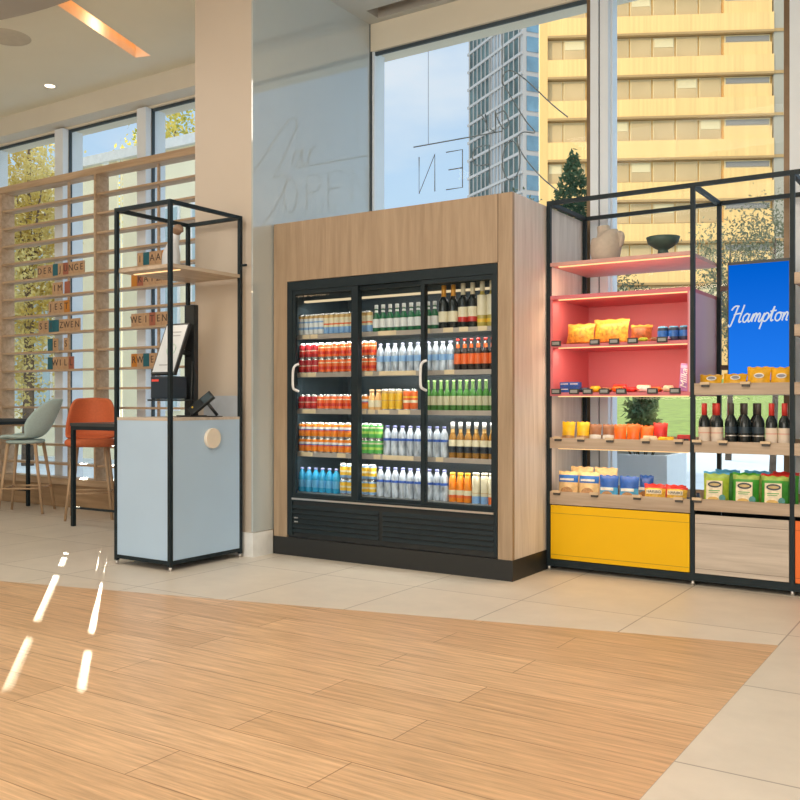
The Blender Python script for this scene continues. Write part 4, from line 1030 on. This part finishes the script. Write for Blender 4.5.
tree('olive_tree', -2.75, 14.0, 4.1, 1.0, 1.25, 10000, .03, olive, 4, 'loose olive tree behind the blue screen', .05)
tree('olive_tree', -5.3, 14.2, 3.6, .55, .8, 900, .035, olive, 5, 'small olive tree between the pink niche and the screen', .05)
tree('olive_tree', -8.8, 14.4, 4.65, .65, .8, 900, .04, olive, 6, 'treetop above the left half of the oak surround', .06)
tree('olive_tree', -7.2, 14.6, 4.75, 1.0, .7, 1200, .04, olive, 7, 'treetop above the right half of the oak surround', .06)
tree('cypress', -6.88, 16.6, 6.05, 1.7, 2.95, 14000, .06, cyp, 8, 'slim dark cypress right of the grey tower', .09, 'cone')
rs = random.Random(11)
for i, x in enumerate((-4.6, -4.1, -3.62, -3.17, -2.75)):
    o = empty('shrub', (x, 8.3, .665), '%s shrub from the left in the outdoor planter' % ORD[i], 'shrub', 'shrubs in the outdoor planter')
    leaves(900, 0, 0, .40 + .04 * (i % 2), .19, .08, .31, .045, 20 + i).build('foliage', shr, o)
    m = MB()
    for k_ in range(14):
        a = rs.uniform(-.2, .2); b = rs.uniform(-.12, .12); m.tube([(a * .5, b * .5, .003), (a * .8, b, .14), (a, b * 1.2, .3)], .005, 5)
    m.build('stems', mat('shrub_stem', (.10, .11, .07), .8), o)
for i, (x, y) in enumerate(((-3.6, 20.0), (-1.6, 24.0))):
    tree('young_tree', x - 1.2, y, 5.2, .8, 1.6, 900, .045, olive, 40 + i, ('young tree with pale trunk in front of the lawn', 'second young tree nearer the lawn edge')[i], .07)

# garden building with gaps added for sun streaks, and an added unseen sun blocker
SUN_AZ = Vector((-.76, .65)); 
gcol = mat('cream_render', (.90, .82, .58), .8, 0, .04, 1.5)
gb = empty('garden_building', (-18, 13.2, -.05), 'low cream building behind the autumn trees at left', 'building')
gaps = [(-16.06, .21), (-15.64, .085), (-15.54, .058)]
x0 = -42.0; wl = []
for gx, gw in sorted(gaps):
    wl.append((x0, gx - gw / 2)); x0 = gx + gw / 2
wl.append((x0, -9.25))
for a, b in wl: W().box(a, b, 13.0, 13.04, -.05, 6.3).part('wall', gcol, gb)
W().box(-42, -9.25, 12.9, 13.3, 6.3, 6.5).part('roof_edge', mat('white_fascia', (.75, .74, .70), .6), gb)
wp = mat('window_pale_glass', (.45, .58, .62), .15)
for i in range(9):
    x = -20.6 + i * 1.02
    if any(abs(x + .35 - g_[0]) < .55 for g_ in gaps): continue
    q = W().box(x, x + .7, 12.965, 13.0, 1.0, 5.2).part('window_frame', white_plastic, gb)
    for a in range(3): W().box(x + .06, x + .64, 12.955, 12.965, 1.08 + a * 1.38, 2.34 + a * 1.38).part('pane', wp, q)
tag(MB().box(-9.25, -5.5, 13.0, 13.2, -.05, 3.85).build('sun_block_wall', gcol), 'added cream wall blocking the sun, unseen behind the fridge cabinet', 'wall')  # added wall, hidden by the fridge, keeps the sun off the shelves
# pale glazed building farther back on the left
fb = empty('office_building', (-30, 34, -.05), 'pale glazed building rising behind the left windows', 'building')
W().box(-36.5, -27.6, 32, 36, -.05, 13.5).part('wall', mat('pale_facade', (.72, .74, .70), .7), fb)
for i in range(4):
    for j in range(5):
        W().box(-36.1 + j * 1.75, -34.7 + j * 1.75, 31.94, 32, 1.4 + i * 3.1, 3.9 + i * 3.1).part('window', mat('green_glass', (.42, .55, .50), .15), fb)

# golden apartment building
ga = math.atan2(.479, .878)
G = empty('apartment_building', (-28.8, 75.5, -.05), 'golden tan apartment block filling the right windows', 'building', rz=ga)
gold_w = mat('golden_render', (.80, .50, .19), .8, 0, .03, .3)
gold_p = mat('golden_parapet', (.86, .56, .22), .8, 0, .10, 1.2, stretch=(4, 1, .05))
gwin = mat('tan_window_glass', (.62, .45, .24), .6, 0, .12, .2, spec=.1); gfr = mat('window_bar_cream', (.80, .66, .38), .6); gshade = mat('end_bay_shade', (.40, .36, .28), .8, 0, .05, .4); gslab = mat('slab_shadow', (.46, .29, .12), .8)  # grey end bay and brown slab edges carry shade in their colour
FH = 3.56
Z0 = 25.6 - 6 * FH
m = MB(); m.v = [(-5.2, .35, 0), (16.3, .35, 0), (16.3, 14, 0), (-2.9, 14, 0), (-5.2, .35, 60), (16.3, .35, 60), (16.3, 14, 60), (-2.9, 14, 60)]
for q in ((0, 3, 2, 1), (4, 5, 6, 7), (0, 1, 5, 4), (1, 2, 6, 5), (2, 3, 7, 6), (3, 0, 4, 7)): m.face(q)
m.build('wall', gold_w, G)
MB().box(-5.2, -4.5, -.25, .35, 0, 60).build('corner_pier', gold_w, G)
MB().box(14.5, 16.6, -.1, .35, 0, 60).build('end_bay', gshade, G)
wins = [(-4.45, -3.2), (-3.1, -1.25), (-1.1, .9), (1.0, 2.45), (2.6, 4.35), (4.5, 6.3), (6.45, 8.25), (8.4, 10.2)]
nb = 0
for k_ in range(1, 14):
    zf = Z0 + k_ * FH
    MB().box(-4.5, 14.5, -.30, .35, zf - .18, zf).build('floor_slab', gslab, G)
    MB().box(-4.5, 14.5, -.22, .0, zf, zf + 1.5).build('parapet', gold_p, G)
    for j, (a, b) in enumerate(wins):
        zz = zf + 1.55
        q = MB().box(a, b, .22, .34, zz, zz + 1.75).build('window', gfr, G)
        dz = .5 if (k_ * 3 + j * 5) % 7 == 0 else .0
        MB().box(a + .07, b - .07, .17, .22, zz + .06, zz + 1.69).build('pane', gwin, q)
        if (k_ * 7 + j * 3) % 4 == 0: MB().box(a + .1, b - .1, .14, .17, zz + .9, zz + 1.66).build('blind', gfr, q)
    MB().box(10.4, 14.4, .0, .34, zf + .5, zf + 2.6).build('panel_wall', gold_p, G)
    q = MB().box(10.5, 14.3, .2, .34, zf + 2.65, zf + 3.3).build('louvre_window', gfr, G)
    MB().box(10.6, 14.2, .16, .2, zf + 2.75, zf + 3.2).build('pane', mat('louvre_grey', (.32, .30, .27), .4), q)
    MB().box(14.5, 16.6, -.2, -.1, zf - .15, zf + .1).build('end_bay_slab', gslab, G)

# grey tower
T_ = empty('office_tower', (-65.3, 136.5, -.05), 'tall grey office tower left of the golden building', 'building', rz=math.atan2(.571, -.821))
tw = mat('tower_concrete', (.46, .44, .41), .8, 0, .03, .2); tg = mat('tower_glass', (.09, .135, .13), .5, 0, .45, .25, spec=.2); tg2 = mat('tower_blue_glass', (.16, .28, .36), .5, 0, .3, .25, spec=.2)
# local x: along the long face away from us; local y: behind that face (towards the right-hand end face)
MB().box(0, 20, -14, -.0, 0, 110).build('core', tw, T_)
fh = 3.25
for k_ in range(7, 32):
    z = k_ * fh
    MB().box(-.15, 20, 0, .3, z - .45, z).build('spandrel', tw, T_)
    for (a, b) in ((1.0, 6.2), (11.4, 19.2)):
        q = MB().box(a, b, .02, .12, z + .1, z + fh - .55).build('window', tg, T_)
        m = MB()
        n_ = int((b - a) / 1.5)
        for j in range(n_ + 1): m.box(a + j * (b - a) / n_ - .1, a + j * (b - a) / n_ + .1, .12, .26, z, z + fh - .45)
        m.build('mullion', tw, q)
    q = MB().box(7.2, 10.8, .02, .1, z + .1, z + fh - .55).build('window', mat('tower_light_glass', (.33, .36, .37), .2, 0, .2, .3), T_)
    m = MB()
    for j in range(4): m.box(7.0 + j * 1.2, 7.25 + j * 1.2, .1, .24, z, z + fh - .45)
    m.build('mullion', tw, q)
    MB().box(-.1, -.02, -9, -.7, z + .1, z + fh - .7).build('end_window', tg2, T_)

# ================================================================== light
w = bpy.data.worlds.new('sky'); S.world = w; w.use_nodes = True
nt = w.node_tree; nt.nodes.clear()
out = nt.nodes.new('ShaderNodeOutputWorld'); bg = nt.nodes.new('ShaderNodeBackground'); nt.links.new(bg.outputs[0], out.inputs[0])
tc = nt.nodes.new('ShaderNodeTexCoord'); sp = nt.nodes.new('ShaderNodeSeparateXYZ'); nt.links.new(tc.outputs['Generated'], sp.inputs[0])
rp = nt.nodes.new('ShaderNodeValToRGB'); nt.links.new(sp.outputs['Z'], rp.inputs[0])
el = rp.color_ramp.elements
el[0].position = 0; el[0].color = (1.1, 1.15, 1.2, 1); el[1].position = .45; el[1].color = (.52, .80, 1.2, 1)
e2 = el.new(.16); e2.color = (.80, 1.05, 1.3, 1)
e3 = el.new(.75); e3.color = (4.0, 4.3, 4.7, 1)
nz = nt.nodes.new('ShaderNodeTexNoise'); nz.inputs['Scale'].default_value = 2.6; nz.inputs['Detail'].default_value = 6
mp = nt.nodes.new('ShaderNodeMapping'); mp.inputs['Scale'].default_value = (1, 1, 2.5); nt.links.new(tc.outputs['Generated'], mp.inputs[0]); nt.links.new(mp.outputs[0], nz.inputs['Vector'])
r2 = nt.nodes.new('ShaderNodeValToRGB'); r2.color_ramp.elements[0].position = .48; r2.color_ramp.elements[1].position = .72
nt.links.new(nz.outputs['Fac'], r2.inputs[0])
mx = nt.nodes.new('ShaderNodeMix'); mx.data_type = 'RGBA'; mx.inputs['B'].default_value = (1.2, 1.23, 1.27, 1)
nt.links.new(r2.outputs[0], mx.inputs['Factor']); nt.links.new(rp.outputs[0], mx.inputs['A']); nt.links.new(mx.outputs['Result'], bg.inputs[0])
bg.inputs[1].default_value = 1.0

def lamp(kind, name, loc, energy, col, rot=None, target=None, **kw):
    d = bpy.data.lights.new(name, kind); d.energy = energy; d.color = col
    for a, b in kw.items(): setattr(d, a, b)
    o = bpy.data.objects.new(name, d); COL.objects.link(o); o.location = loc
    if target is not None: o.rotation_euler = (Vector(target) - Vector(loc)).to_track_quat('-Z', 'Y').to_euler()
    elif rot: o.rotation_euler = rot
    return o
elv = math.radians(7)
sd = Vector((.76 * math.cos(elv), -.65 * math.cos(elv), -math.sin(elv)))
o = lamp('SUN', 'low_sun', (-30, 30, 20), 11, (1, .88, .66), angle=math.radians(.15)); o.rotation_euler = sd.to_track_quat('-Z', 'Y').to_euler()
warm = (1, .92, .82)
for i, (x, y, e_, sx_, sy_) in enumerate(((-3.2, 2.3, 75, 2.6, 1.6), (-.2, 2.6, 95, 2.2, 1.6), (-7.6, 2.8, 75, 2.6, 1.6), (-3.5, -1.6, 70, 3.5, 2.0), (1.5, -1.2, 60, 2.2, 2.0))):
    lamp('AREA', 'ceiling_lamp', (x, y, 4.45), e_, (1, .80, .56) if i == 1 else warm, rot=(0, 0, 0), shape='RECTANGLE', size=sx_, size_y=sy_)
# added fill light from behind the viewer, and added lamps brightening the ceiling
lamp('AREA', 'rear_fill', (-2.5, YB + .3, 2.4), 420, (1, .96, .89), target=(-3.5, 6, 2.0), shape='RECTANGLE', size=9, size_y=3.4)
for x, y in ((-8.5, .2), (-2.2, -2.6), (-5.0, -2.2)):
    lamp('AREA', 'ceiling_fill', (x, y, 1.9), 95, (1, .93, .80), target=(x, y + .01, 6), shape='DISK', size=.6)
# fridge strip lights, one under each shelf and under the lid
for z in [1.975] + [q - .035 for q in SH[:-1]]:
    lamp('AREA', 'fridge_light', (-3.73, 5.74 if z > 1.9 else 5.63, z), 7.5, (1, .93, .84), rot=(math.radians(24), 0, 0), shape='RECTANGLE', size=1.8, size_y=.02)
for z in (2.145, 1.91, 1.568, 1.225, .855):
    lamp('AREA', 'shelf_light', (-2.19, SY0 + .04, z), 4.5 if z > 1.3 else 2.2, (1, .72, .48), rot=(math.radians(20), 0, 0), shape='RECTANGLE', size=.86, size_y=.06)
q_ = (A + B) / 2 + pn.normalized() * (-.06 if pn.x < 0 else .06)
lamp('AREA', 'slot_light', (q_.x, q_.y, CEIL + .06), .9, (1, .70, .42), target=(q_.x - .5 * (1 if True else 0), q_.y - .17, CEIL + .03), shape='RECTANGLE', size=.03, size_y=.03)
lamp('AREA', 'stand_light', (-5.16, KY0 + .14, 2.136), 2.0, (1, .72, .45), rot=(0, 0, 0), shape='RECTANGLE', size=.45, size_y=.06)
# added spot standing in for sun thrown back by unseen towers onto the facade
lamp('SPOT', 'facade_fill_spot', (-60, -20, 70), 4.4e5, (1, .80, .53), target=(-24, 77, 26), spot_size=math.radians(30), spot_blend=.4, shadow_soft_size=3)

for q in (stand, term, ct): q.location.x += .042
[q for q in bpy.data.objects if q.name == 'sculpture'][0].location.x += .042
# ================================================================== camera
cd = bpy.data.cameras.new('camera'); co = bpy.data.objects.new('camera', cd); COL.objects.link(co)
co.location = (0, 0, 1.2); co.rotation_euler = (PI / 2, 0, math.atan2(.5475, .8367))
cd.sensor_width = 36; cd.lens = 916.5 / 800 * 36; cd.shift_y = 1 / 800; cd.clip_end = 1000; cd.clip_start = .05
S.camera = co
S.view_settings.view_transform = 'Standard'; S.view_settings.look = 'None'; S.view_settings.gamma = 1; S.view_settings.use_curve_mapping = False
S.view_settings.exposure = -.42
S.cycles.use_denoising = True
S.cycles.transparent_max_bounces = 24
S.cycles.max_bounces = 8; S.cycles.sample_clamp_indirect = 6
